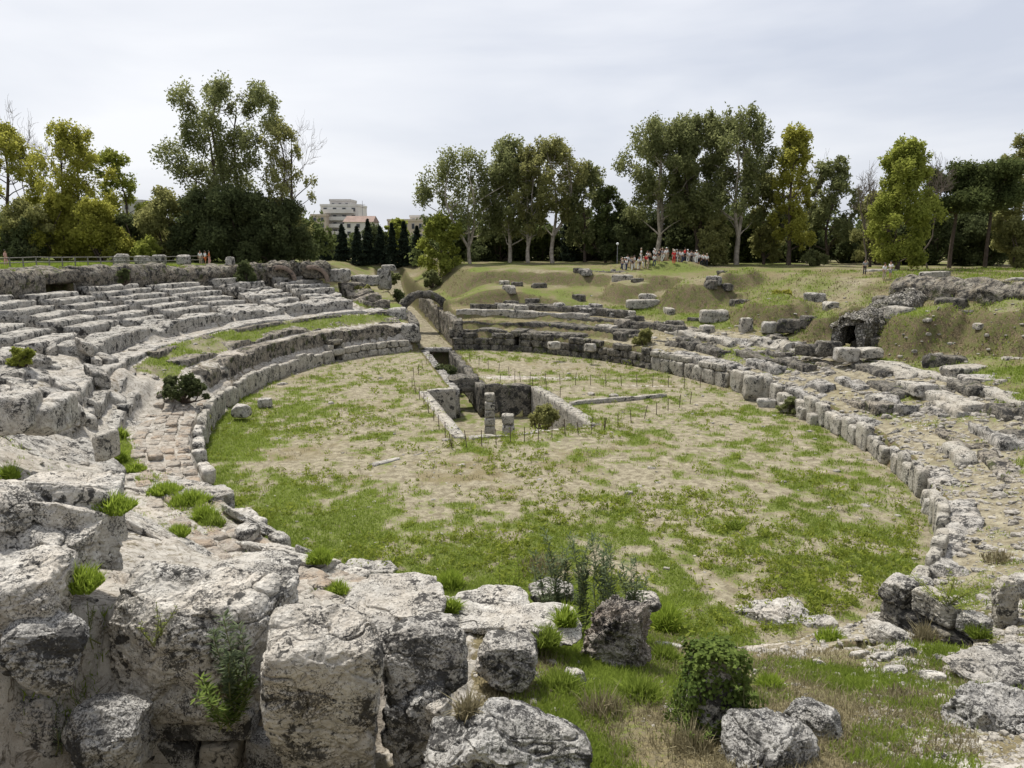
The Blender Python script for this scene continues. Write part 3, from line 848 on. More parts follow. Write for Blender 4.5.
for k, (t0, t1, z1, lab) in enumerate(((62, 82, 2.0, 'rubble core behind the grey podium wall with the bush'), (82.5, 101, 1.72, 'rubble core behind the broken podium wall of big square blocks'), (101, 118, 1.5, 'rubble core behind the upright right podium slabs'), (118, 159, 1.15, 'rubble core behind the stepped podium blocks, near right'))):
    thing_mesh('rubble_core', strip_geo(t0, t1, [(.5, -.1), (.5, z1 - .1), (1.0, z1 + .05), (1.7, z1 + .1), (1.7, -.1)], .2, .2, 1.3, 2700 + k * 9, .3, .6), 'lime_dark', lab, 'wall core', 'rubble cores of the right podium')
dr = empty('wall_doorway', (*E(R(24.5), 0), 0), 'small dark doorway in the far podium wall', 'doorway')
for dt in (-1.2, 1.2):
    V, f_ = strip_geo(24.5 + dt - .35, 24.5 + dt + .35, [(.1, -.1), (.1, 1.75), (2.2, 1.75), (2.2, -.1)], .2, .05, 2, 33)
    obj('jamb', mesh('jamb', V - np.array(dr.location), f_, M['wall_dark']), dr)
V, f_ = strip_geo(22.9, 26.1, [(.05, 1.7), (.05, 2.3), (2.6, 2.4), (2.6, 1.7)], .2, .05, 2, 34)
obj('lintel', mesh('lintel', V - np.array(dr.location), f_, M['wall_dark']), dr)
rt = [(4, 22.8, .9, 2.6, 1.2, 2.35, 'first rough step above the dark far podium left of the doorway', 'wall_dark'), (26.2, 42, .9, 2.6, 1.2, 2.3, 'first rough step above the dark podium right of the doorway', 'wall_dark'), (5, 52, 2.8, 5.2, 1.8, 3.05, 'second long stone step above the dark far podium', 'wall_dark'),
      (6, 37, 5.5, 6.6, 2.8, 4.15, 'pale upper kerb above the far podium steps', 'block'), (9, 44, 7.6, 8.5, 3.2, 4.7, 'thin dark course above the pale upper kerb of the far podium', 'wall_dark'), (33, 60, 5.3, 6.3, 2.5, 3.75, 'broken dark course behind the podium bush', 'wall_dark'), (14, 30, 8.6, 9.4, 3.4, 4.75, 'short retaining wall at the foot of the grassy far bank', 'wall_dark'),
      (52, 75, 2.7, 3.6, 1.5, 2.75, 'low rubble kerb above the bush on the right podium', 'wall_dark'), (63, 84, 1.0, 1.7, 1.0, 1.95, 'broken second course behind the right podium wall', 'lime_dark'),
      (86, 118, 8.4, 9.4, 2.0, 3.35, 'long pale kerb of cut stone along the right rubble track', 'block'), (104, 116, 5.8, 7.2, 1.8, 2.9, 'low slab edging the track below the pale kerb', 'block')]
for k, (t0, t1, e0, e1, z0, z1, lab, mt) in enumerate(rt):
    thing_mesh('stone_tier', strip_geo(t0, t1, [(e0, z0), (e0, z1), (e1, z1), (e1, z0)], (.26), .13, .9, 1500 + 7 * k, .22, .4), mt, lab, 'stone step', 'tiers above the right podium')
rl_ = np.random.default_rng(555)
for k in range(46):
    tq = 40 + (k * 17 % 46) * 2.15 + rl_.uniform(-1, 1); e0 = [2.0, 3.2, 4.8, 6.6, 7.6, 5.4][k % 6] + rl_.uniform(-.3, .3)
    ln = rl_.uniform(3, 8); xx, yy = E(R(tq), e0 + .5); zz = hz(xx, yy)
    hh_ = rl_.uniform(.35, .75); th_ = rl_.uniform(.8, 1.5)
    thing_mesh('broken_ledge', strip_geo(tq, tq + ln, [(e0, zz - 1.1), (e0, zz + hh_ * .6), (e0 + .15, zz + hh_ * .7), (e0 + th_, zz + hh_ * .8), (e0 + th_, zz - 1.1)], .22, .22, 1.0, 2500 + k * 7, .45, .6),
               ['wall_dark', 'wall_dark', 'lime_dark', 'seat_rough', 'block'][k % 5], 'broken stone ledge lying across the right rubble bank', 'stone ledge', 'broken ledges on the right bank')
for k in range(54):
    tq = rl_.uniform(14, 92); e0 = rl_.uniform(8.5, 21) if k % 3 else rl_.uniform(6.5, 10)
    xx, yy = E(R(tq), e0); zz = hz(xx, yy); sz_ = rl_.uniform(.5, 1.3)
    V, Fc = rock_geo((sz_ * rl_.uniform(1.2, 2.6), sz_ * rl_.uniform(.8, 1.2), sz_), 5100 + k, 12, 7, 3, .07)
    obj('bank_stone', mesh('bank_stone', V, Fc, M[['wall_dark', 'lime_dark', 'block', 'wall_dark'][k % 4]]), None, (xx, yy, zz + sz_ * .12), -R(tq) + rl_.normal() * .4, 'weathered cut stone half sunk in the grassy right bank', 'stone block', 'stones sunk in the grassy right bank')
# rim wall at the right
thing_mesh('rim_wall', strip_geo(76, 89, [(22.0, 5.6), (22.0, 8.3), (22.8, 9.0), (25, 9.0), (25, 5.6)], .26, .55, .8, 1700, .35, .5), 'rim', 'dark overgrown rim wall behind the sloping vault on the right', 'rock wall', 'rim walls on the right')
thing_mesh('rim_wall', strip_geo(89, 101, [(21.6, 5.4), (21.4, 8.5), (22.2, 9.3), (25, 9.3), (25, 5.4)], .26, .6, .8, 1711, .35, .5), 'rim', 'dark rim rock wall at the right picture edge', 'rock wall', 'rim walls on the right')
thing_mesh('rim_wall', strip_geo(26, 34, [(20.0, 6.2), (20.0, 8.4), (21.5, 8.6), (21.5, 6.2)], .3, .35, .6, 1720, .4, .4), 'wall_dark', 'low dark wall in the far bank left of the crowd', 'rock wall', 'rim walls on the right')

# sloping vault ruin
def vault(name, pa, pb, rad, thick, mat, label, seed):
    pa = np.array(pa, float); pb = np.array(pb, float)
    ax = pb - pa; L = np.linalg.norm(ax); ax /= L
    side = np.cross(ax, [0, 0, 1]); side /= np.linalg.norm(side); up = np.array([0, 0, 1.0])
    na, m = int(L / .22), 26
    prof = [(math.cos(q), math.sin(q)) for q in np.linspace(0, math.pi, m)]
    pts = [(rad * c, rad * s) for c, s in prof] + [((rad + thick) * c, (rad + thick) * s) for c, s in prof[::-1]]
    pts = [(rad, -1.2)] + pts[:m] + [(-rad, -1.2), (-rad - thick, -1.2)] + pts[m:] + [(rad + thick, -1.2)]
    k = len(pts)
    V = np.array([pa + ax * L * i / (na - 1) + side * p[0] + up * p[1] for i in range(na) for p in pts])
    w = np.stack([fbm(V * 1.3 + 7 * q, 5, seed + q, .65) for q in range(3)], -1)
    w2 = np.stack([fbm(V * 3.2 + 7 * q, 3, seed + 9 + q, .65) for q in range(3)], -1)
    V = V + w * .62 + w2 * .2
    V[:, 2] -= .5 * np.maximum(fbm(V * np.array([.45, .45, 0]) + 3, 3, seed + 50), 0)
    i, j = np.meshgrid(np.arange(na - 1), np.arange(k), indexing='ij')
    a = (i * k + j).ravel(); b = (i * k + (j + 1) % k).ravel()
    q = np.stack([a, b, b + k, a + k], -1)
    # end faces as quads between inner and outer rows
    h = k // 2
    cap = []
    for s in (0, (na - 1) * k):
        for j in range(h - 1):
            f = [s + j, s + j + 1, s + k - 2 - j, s + k - 1 - j]
            cap.append(f if s == 0 else f[::-1])
    return thing_mesh(name, (V, [np.concatenate([q, np.array(cap)])]), mat, label, 'ruined vault')


va = P(849, 334, 62.5); vb = P(915, 303, 74)
vault('vault_ruin', va, vb, .72, .7, 'rubble_wall', 'sloping collapsed rubble vault with a small dark mouth on the right bank', 2100)
# twin brick arches on the left rim
for k, (px, lab) in enumerate(((280, 'left one of the twin brick arches under the left rim'), (313, 'right one of the twin brick arches under the left rim'))):
    c = P(px, 277, 97)
    root = empty('brick_arch', c, lab, 'arch', 'twin brick arches on the left rim')
    m = 22; V = []
    for yy in (0, .9):
        for rr_ in (1.55, 2.05):
            for q in np.linspace(-.05, .62 * math.pi, m):
                V.append((math.cos(q) * rr_, yy, math.sin(q) * rr_ - .6))
    V = np.array(V); V = V + .04 * np.stack([fbm(V * 2 + c + 5 * q, 3, 40 + q) for q in range(3)], -1)
    V = rotz(V, .35)
    Fc = []
    for j in range(m - 1):
        a, b, cc, d_ = j, m + j, 2 * m + j, 3 * m + j
        Fc += [[a, a + 1, b + 1, b][::-1], [cc, cc + 1, d_ + 1, d_], [b, b + 1, d_ + 1, d_][::-1], [a, a + 1, cc + 1, cc]]
    for j in (0, m - 1): Fc.append([j, m + j, 3 * m + j, 2 * m + j])
    obj('arch_ring', mesh('arch_ring', V, np.array(Fc), M['brick']), root)
    V, f_ = rock_geo((3.6, 2.6, 2.2), 210 + k, 20, 5, 4, .16, 1.6)
    obj('rubble_core', mesh('rubble_core', V + np.array([-.3, 2.2, .75]), f_, M['rim']), root)

# far gate: arch ruin, corridor walls
def axpt(X, Y, z): return np.array([C0[0] + X * math.sin(TH) + Y * math.cos(TH), C0[1] + X * math.cos(TH) - Y * math.sin(TH), z])


def straight_wall(name, p, q, thick, h, mat, label, seed, cat='wall', group=None, parent=None, amp=.15, drop=.4, res=.3, top=None):
    p = np.array(p, float); q = np.array(q, float); L = np.linalg.norm(q - p)
    d = (q - p) / L; nrm = np.array([d[1], -d[0], 0])
    na = max(3, int(L / res) + 1); mh = max(2, int(h / res) + 1); mt = max(2, int(thick / res) + 1)
    prof = [(-thick / 2, h * i / mh) for i in range(mh)] + [(-thick / 2 + thick * i / mt, h) for i in range(mt)] + [(thick / 2, h - h * i / mh) for i in range(mh)] + [(thick / 2 - thick * i / mt, 0) for i in range(mt)]
    k = len(prof)
    V = np.array([p + d * L * i / (na - 1) + nrm * s + np.array([0, 0, zz]) for i in range(na) for s, zz in prof])
    hh = np.tile([zz for s, zz in prof], na)
    dn = np.maximum(fbm(V * np.array([.5, .5, 0]), 4, seed + 9) + .1, 0) * drop * 2
    V[:, 2] -= dn * hh / h
    V = V + np.stack([fbm(V * 1.0 + 5 * c, 4, seed + c, .6) for c in range(3)], -1) * amp
    i, j = np.meshgrid(np.arange(na - 1), np.arange(k), indexing='ij')
    a = (i * k + j).ravel(); b = (i * k + (j + 1) % k).ravel()
    qd = np.stack([a, b, b + k, a + k], -1)
    c0 = len(V); V = np.concatenate([V, [V[:k].mean(0)], [V[-k:].mean(0)]])
    jj = np.arange(k); kk = (jj + 1) % k; base = (na - 1) * k
    tri = np.concatenate([np.stack([kk, jj, np.full(k, c0)], -1), np.stack([base + jj, base + kk, np.full(k, c0 + 1)], -1)])
    if parent is None: return thing_mesh(name, (V, [qd, tri]), mat, label, cat, group)
    o = obj(name, mesh(name, V - np.array(parent.location), [qd, tri], M[mat]), parent)
    if label: o['label'] = label
    return o


straight_wall('corridor_wall', axpt(EA + .6, -2.5, -.2), axpt(EA + 24, -2.6, .6), 1.0, 3.6, 'wall_dark', 'broken stone wall on the left of the sandy gate passage', 2201, group='walls of the far gate passage')
straight_wall('corridor_wall', axpt(EA + .2, 2.5, -.2), axpt(EA + 34, 2.7, .6), 1.0, 3.7, 'rim', 'earthy brown wall on the right of the sandy gate passage', 2207, group='walls of the far gate passage')
ga = empty('stone_arch', axpt(EA + 14, .3, 1.7), 'ruined rubble arch spanning the sandy passage beyond the arena', 'arch')
V = []; m = 30
for yy in (-.7, .0, .7):
    for r0 in (2.75, 3.75):
        for q in np.linspace(-.1, math.pi + .1, m): V.append((math.cos(q) * r0, yy, math.sin(q) * r0 + .6))
V = np.array(V); V += .3 * np.stack([fbm(V * 1.1 + 3 + 5 * q, 4, 60 + q, .6) for q in range(3)], -1)
Fc = []
for j in range(m - 1):
    for s in (0, 1):
        a = (2 * s) * m + j; b = (2 * s + 1) * m + j; c = a + 2 * m; d_ = b + 2 * m
        Fc += [[b, b + 1, d_ + 1, d_][::-1], [a, a + 1, c + 1, c]]
    Fc += [[j, j + 1, m + j + 1, m + j][::-1], [4 * m + j, 4 * m + j + 1, 5 * m + j + 1, 5 * m + j]]
obj('arch_ring', mesh('arch_ring', rotz(V, -TH), np.array(Fc), M['wall_dark']), ga)
for sx in (-1, 1):
    V, f_ = rock_geo((1.5, 2.2, 3.2), 300 + sx, 14, 6, 4, .12)
    obj('pier', mesh('pier', rotz(V + np.array([sx * 3.3, 0, .2]), -TH), f_, M['wall_dark']), ga)

# ------------------------------------------------------------------ pit in the arena
def pw(name, a, b, out, thick, mat, label, seed, z0=PIT_Z - .1, ztop=.12, group='walls of the sunken pit', drop=.08, amp=.05):
    a = np.array(a); b = np.array(b); d = (b - a) / np.linalg.norm(b - a)
    n = np.array([d[1], -d[0]])
    c = PIT.mean(0)
    if np.dot(n, (a + b) / 2 - c) * out < 0: n = -n
    a = a + n * thick / 2; b = b + n * thick / 2
    return straight_wall(name, (*a, z0), (*b, z0), thick, ztop - z0, mat, label, seed, group=group, amp=amp, drop=drop, res=.3)


A_, B_, C_, D_ = PIT
pw('pit_wall', D_, A_, 1, .8, 'block', 'left wall of the sunken pit with its pale worn top', 2301)
pw('pit_wall', C_, B_, 1, .8, 'block', 'right wall of the sunken pit with a straight pale kerb', 2302)
pw('pit_wall', D_ + (C_ - D_) * .02, C_, 1, .6, 'block', 'near kerb of the sunken pit level with the grass', 2303, drop=.2)
m0 = A_ + (B_ - A_) * .27; m1 = A_ + (B_ - A_) * .55
pw('pit_wall', A_, m0, 1, .7, 'block', 'left part of the pit back wall beside the dark recess', 2304)
pw('pit_wall', m1, B_, 1, .9, 'wall_dark', 'dark overgrown right part of the pit back wall', 2305, ztop=.35, drop=.3, amp=.15)
c0, c1, c2, c3 = CH
straight_wall('channel_wall', (*c0, PIT_Z), (*(c3 + (c0 - c3) * .02), PIT_Z), .8, 2.6, 'lime_dark', 'left stone edge of the channel from pit to far gate', 2311, group='walls of the channel', amp=.1, drop=.2)
straight_wall('channel_wall', (*c1, PIT_Z), (*c2, PIT_Z), .8, 2.6, 'wall_dark', 'right stone edge of the channel from pit to far gate', 2312, group='walls of the channel', amp=.2, drop=.2)
straight_wall('channel_vault', (*(c3 + (c0 - c3) * .18), -.9), (*(c2 + (c1 - c2) * .16), -.9), 2.0, 1.4, 'wall_dark', 'humped dark stone bridge over the channel behind the pit', 2313, cat='ruined vault', amp=.3, drop=.3)
straight_wall('stone_sill', (*c0, -.2), (*c1, -.2), 1.0, .45, 'lime_dark', 'stone sill closing the channel below the far gate', 2314, cat='sill', amp=.1, drop=.1)
# pillars
def pillar(px, py0, py1, w, d, lab):
    b = P(px, py1, d)
    root = empty('stone_pillar', (b[0], b[1], PIT_Z), lab, 'pillar', 'pillars in the pit')
    t = P(px, py0, d)[2]
    hgt = t - PIT_Z; nb = max(2, int(hgt / .6)); z = 0
    for k in range(nb):
        V, f_ = rock_geo((w * random.uniform(.95, 1.08), w, hgt / nb - .015), 340 + k + px, 8, 8, 2, .04)
        obj('drum_block', mesh('drum_block', V + np.array([random.uniform(-.03, .03), 0, z + hgt / nb / 2]), f_, M['block']), root)
        z += hgt / nb


pillar(490, 393, 431, .78, 56.5, 'taller square stone pillar standing in the sunken pit')
pillar(508, 414, 431, .85, 53.0, 'short square stone pillar at the near side of the sunken pit')
# long low kerb to the right of the pit, and other flat kerb lines
k0, k1 = G(570, 405), G(665, 397)
straight_wall('kerb_stones', (*k0[:2], -.2), (*k1[:2], -.2), .5, .5, 'block', 'long low double kerb running right from the sunken pit', 2321, cat='kerb', amp=.06, drop=.1)
k0, k1 = G(372, 466), G(446, 446)
straight_wall('kerb_stones', (*k0[:2], -.2), (*k1[:2], -.2), .45, .3, 'lime', 'faint flush kerb line left of the near pit corner', 2322, cat='kerb', amp=.06, drop=.1)

# ------------------------------------------------------------------ plants
def quads(pos, s, asp=1.6, seed=0, up=0.0, nrm=None):
    """leaf-sized rhombs with random directions"""
    r = np.random.default_rng(seed)
    n = len(pos)
    a = r.normal(size=(n, 3)); a[:, 2] += up; a /= np.linalg.norm(a, axis=1)[:, None]
    b = r.normal(size=(n, 3))
    if nrm is not None:
        a = a - nrm * (a * nrm).sum(1)[:, None] * .8; a /= np.linalg.norm(a, axis=1)[:, None]
        b = np.cross(nrm, a) + .35 * b
    b = b - a * (b * a).sum(1)[:, None]; b /= np.linalg.norm(b, axis=1)[:, None]
    sz = (np.asarray(s) * r.uniform(.65, 1.35, n))[:, None]
    A = a * sz * asp * .5; B = b * sz * .5
    V = np.stack([pos - A, pos + B * .9 + A * .1, pos + A, pos - B * .9 + A * .1], 1).reshape(-1, 3)
    f = np.arange(n * 4).reshape(-1, 4)
    rnd = np.repeat(r.random(n), 4)
    return V, f, rnd


def tube(pts, radii, k=6):
    pts = np.asarray(pts, float); n = len(pts)
    V = []
    for i in range(n):
        d = pts[min(i + 1, n - 1)] - pts[max(i - 1, 0)]; d /= np.linalg.norm(d) + 1e-9
        s = np.cross(d, [.31, .95, .11]); s /= np.linalg.norm(s) + 1e-9; u = np.cross(s, d)
        for j in range(k):
            q = 2 * math.pi * j / k
            V.append(pts[i] + (s * math.cos(q) + u * math.sin(q)) * radii[i])
    i, j = np.meshgrid(np.arange(n - 1), np.arange(k), indexing='ij')
    a = (i * k + j).ravel(); b = (i * k + (j + 1) % k).ravel()
    return np.array(V), np.stack([a, b, b + k, a + k], -1)


def limb(p, q, r0, r1, r, bend=.12, n=6):
    p = np.array(p, float); q = np.array(q, float); L = np.linalg.norm(q - p)
    o = r.normal(size=3) * L * bend; o2 = r.normal(size=3) * L * bend * .4
    ts = np.linspace(0, 1, n)
    pts = [p + (q - p) * t + o * math.sin(math.pi * t) + o2 * math.sin(2 * math.pi * t) for t in ts]
    return tube(pts, np.linspace(r0, r1, n))


def tree(px, d, top, width, style, leaf, label, cat='tree', group='trees beyond the arena', seed=0, bark='bark', base_z=None, lobes=None, dens=1.0, stems=None, lean=0.0, name=None, low=None, leafs=None):
    r = np.random.default_rng(seed)
    x = (px - 512) / F * d / (math.cos(PITCH) - 0) * 1.0
    b = P(px, 240, d); x = b[0]
    zb = hz(x, d) if base_z is None else base_z
    Ht = P(px, top, d)[2] - zb; W = width * d / F
    nm = name or {'euc': 'gum_tree', 'round': 'leafy_tree', 'bush': 'bush', 'conifer': 'cypress', 'pine': 'pine_tree', 'poplar': 'leafy_tree', 'bare': 'bare_tree'}[style]
    root = empty(nm, (x, d, zb - .1), label, cat, group)
    wood = []; L = []; ls = leafs or max(.15, .0021 * d)
    if style in ('euc', 'round', 'poplar'):
        lo = low if low is not None else {'euc': .26, 'round': .14, 'poplar': .12}[style]
        ns = stems or (2 if style == 'euc' else 1)
        fork = Ht * (lo * .55)
        tr = Ht * .014 + .06
        top0 = np.array([lean * Ht * .3, 0, fork])
        wood.append(limb((0, 0, -.3), top0, tr * 1.15, tr * .9, r, .03))
        ends = []
        for s in range(ns):
            an = 2 * math.pi * s / ns + r.uniform(0, 1.5)
            sp = W * (.14 if ns > 1 else .03)
            q = np.array([math.cos(an) * sp + lean * Ht, math.sin(an) * sp, Ht * r.uniform(.80, .9)])
            g_ = limb(top0, q, tr * .8, tr * .18, r, .05, 8); wood.append(g_)
            ends.append(g_[0].reshape(8, 6, 3).mean(1))
        if lobes is None:
            nl = {'euc': 32, 'round': 24, 'poplar': 28}[style]
            lobes_ = []
            for i in range(nl):
                zf = lo + (1 - lo) * ((i + r.uniform(.1, .9)) / nl) ** .85
                tt = (zf - lo) / (1 - lo)
                pr = {'euc': math.sin(math.pi * (.22 + .66 * tt)) , 'round': math.sin(math.pi * (.25 + .6 * tt)), 'poplar': math.sin(math.pi * (.3 + .6 * tt)) * .8}[style]
                an = i * 2.4 + r.uniform(-.5, .5)
                rad = W * .5 * pr * r.uniform(.35, 1.0)
                lr = W * r.uniform(.08, .16) * (1.0 if style != 'poplar' else 1.2)
                lobes_.append((math.cos(an) * rad + lean * Ht * zf, math.sin(an) * rad, Ht * zf - lr * .5, lr))
            lobes_.append((lean * Ht, 0, Ht * .98 - W * .14, W * .15))
        else:
            lobes_ = [((lx - px) * d / F, r.uniform(-.25, .25) * W * .6, P(lx, ly, d)[2] - zb, lr * d / F) for lx, ly, lr in lobes]
        for lx, ly, lz, lr in lobes_:
            c = np.array([lx, ly, lz])
            st = ends[int(r.integers(len(ends)))]
            j = int(np.argmin(np.abs(st[:, 2] - (lz - .45 * np.hypot(lx, ly) - lr * .6)))); j = min(j, 6)
            wood.append(limb(st[j], c, tr * .38 * (1 - j / 9), .03, r, .1))
            for _ in range(2):
                v = r.normal(size=3); v /= np.linalg.norm(v)
                wood.append(limb(c - np.array([0, 0, lr * .3]), c + v * lr * .85, .045, .015, r, .1, 4))
            ncl = int(11 * (1 if style == 'euc' else 1.5)); per = int((15 if style == 'euc' else 22) * dens * (lr / ls) ** 2 / ncl * .9) + 4
            v = r.normal(size=(ncl, 3)); v /= np.linalg.norm(v, axis=1)[:, None]
            cc = c + v * (lr * r.uniform(.35, 1.0, ncl) ** .6)[:, None] * np.array([1, 1, .85])
            pp = (cc[:, None, :] + r.normal(size=(ncl, per, 3)) * lr * np.array([.21, .21, .34 if style == 'euc' else .24])).reshape(-1, 3)
            L.append(pp)
    elif style == 'bush':
        nl = 17
        for i in range(nl):
            an = i * 2.4 + r.normal() * .5; zf = r.uniform(.10, .92)
            rad = W * .5 * math.sin(math.pi * (.35 + .5 * zf)) * r.uniform(.25, 1.0)
            c = np.array([math.cos(an) * rad, math.sin(an) * rad * .8, Ht * zf]); lr = min(W, Ht * 1.2) * r.uniform(.10, .24)
            wood.append(limb((0, 0, -.2), c, .07 + .008 * Ht, .02, r, .1))
            ncl = 22; per = int(26 * dens * (lr / ls) ** 2 / ncl) + 5
            v = r.normal(size=(ncl, 3)); v /= np.linalg.norm(v, axis=1)[:, None]
            cc = c + v * (lr * r.uniform(.4, 1.0, ncl) ** .5)[:, None]
            L.append((cc[:, None, :] + r.normal(size=(ncl, per, 3)) * lr * .2).reshape(-1, 3))
    elif style == 'conifer':
        wood.append(limb((0, 0, -.3), (0, 0, Ht * .97), .16, .03, r, .01))
        n = int(1500 * dens * Ht * W / 40) + 700
        zf = r.random(n) ** 1.25
        rad = W * .5 * (1 - zf) ** .75 * (.78 + .3 * np.sin(zf * Ht * 5 + r.uniform(0, 6)) * .5 + .12 * r.normal(size=n)) * np.sqrt(r.uniform(.3, 1, n))
        an = r.uniform(0, 6.28, n); rad *= 1 + .25 * np.sin(an * 3 + zf * 9)
        L.append(np.stack([rad * np.cos(an), rad * np.sin(an), Ht * (.03 + .97 * zf)], -1))
    elif style == 'pine':
        wood.append(limb((0, 0, -.3), (lean * Ht, 0, Ht * .78), .26, .14, r, .03, 8))
        for i in range(11):
            an = i * 2.4; rad = W * .5 * r.uniform(.15, .82); lr = W * r.uniform(.15, .2)
            c = np.array([math.cos(an) * rad + lean * Ht, math.sin(an) * rad, Ht * r.uniform(.62, .95) - rad * .12])
            wood.append(limb((lean * Ht * .8, 0, Ht * r.uniform(.5, .7)), c, .09, .03, r, .08))
            ncl = 18; per = int(26 * dens * (lr / ls) ** 2 / ncl) + 6
            v = r.normal(size=(ncl, 3)); v /= np.linalg.norm(v, axis=1)[:, None]
            cc = c + v * (lr * r.uniform(.3, 1.0, ncl) ** .5)[:, None] * np.array([1, 1, .6])
            L.append((cc[:, None, :] + r.normal(size=(ncl, per, 3)) * lr * .2).reshape(-1, 3))
    elif style == 'bare':
        def grow(p, q, r0, lev):
            g_ = limb(p, q, r0, r0 * .5, r, .1, 6); wood.append(g_)
            if lev == 0: return
            ax = g_[0].reshape(6, 6, 3).mean(1)
            for _ in range(4 if lev > 1 else 5):
                s = ax[int(r.integers(2, 6))]; v = (np.array(q) - np.array(p)); Ln = np.linalg.norm(v)
                w_ = v / Ln + r.normal(size=3) * .55 + np.array([0, 0, .25]); w_ /= np.linalg.norm(w_)
                grow(s, s + w_ * Ln * r.uniform(.45, .75), max(r0 * .55, .028), lev - 1)
        grow((0, 0, -.3), (lean * Ht, 0, Ht * .45), .2, 0)
        for s in range(4):
            an = s * 1.6 + .4
            grow((lean * Ht, 0, Ht * .43), (lean * Ht + math.cos(an) * W * .3, math.sin(an) * W * .3, Ht * r.uniform(.7, .85)), .11, 3)
        V, f_ = join([(w[0], w[1]) for w in wood])
        V[:, 2] *= np.where(V[:, 2] > 0, Ht / V[:, 2].max(), 1)
        k_ = W * .55 / np.abs(V[:, 0]).max(); V[:, 0] *= k_; V[:, 1] *= k_
        obj('trunk', mesh('trunk', V, f_, M[bark]), root)
        return root
    V, f_ = join([(w[0], w[1]) for w in wood])
    obj('trunk', mesh('trunk', V, f_, M[bark]), root)
    pos = np.concatenate(L); pos = pos[pos[:, 2] > .05]
    V, f_, rn = quads(pos, ls, 1.7 if style != 'conifer' else 2.2, seed + 5)
    # soften the tone clump by clump: leaves of different ages
    rn = np.clip(.45 * rn + .55 * np.repeat(.5 + .8 * fbm(pos / (W * .12 + .4) + seed, 3, seed), 4), 0, 1)
    obj('crown', mesh('crown', V, f_, M[leaf], False, dict(rnd=rn)), root)
    return root


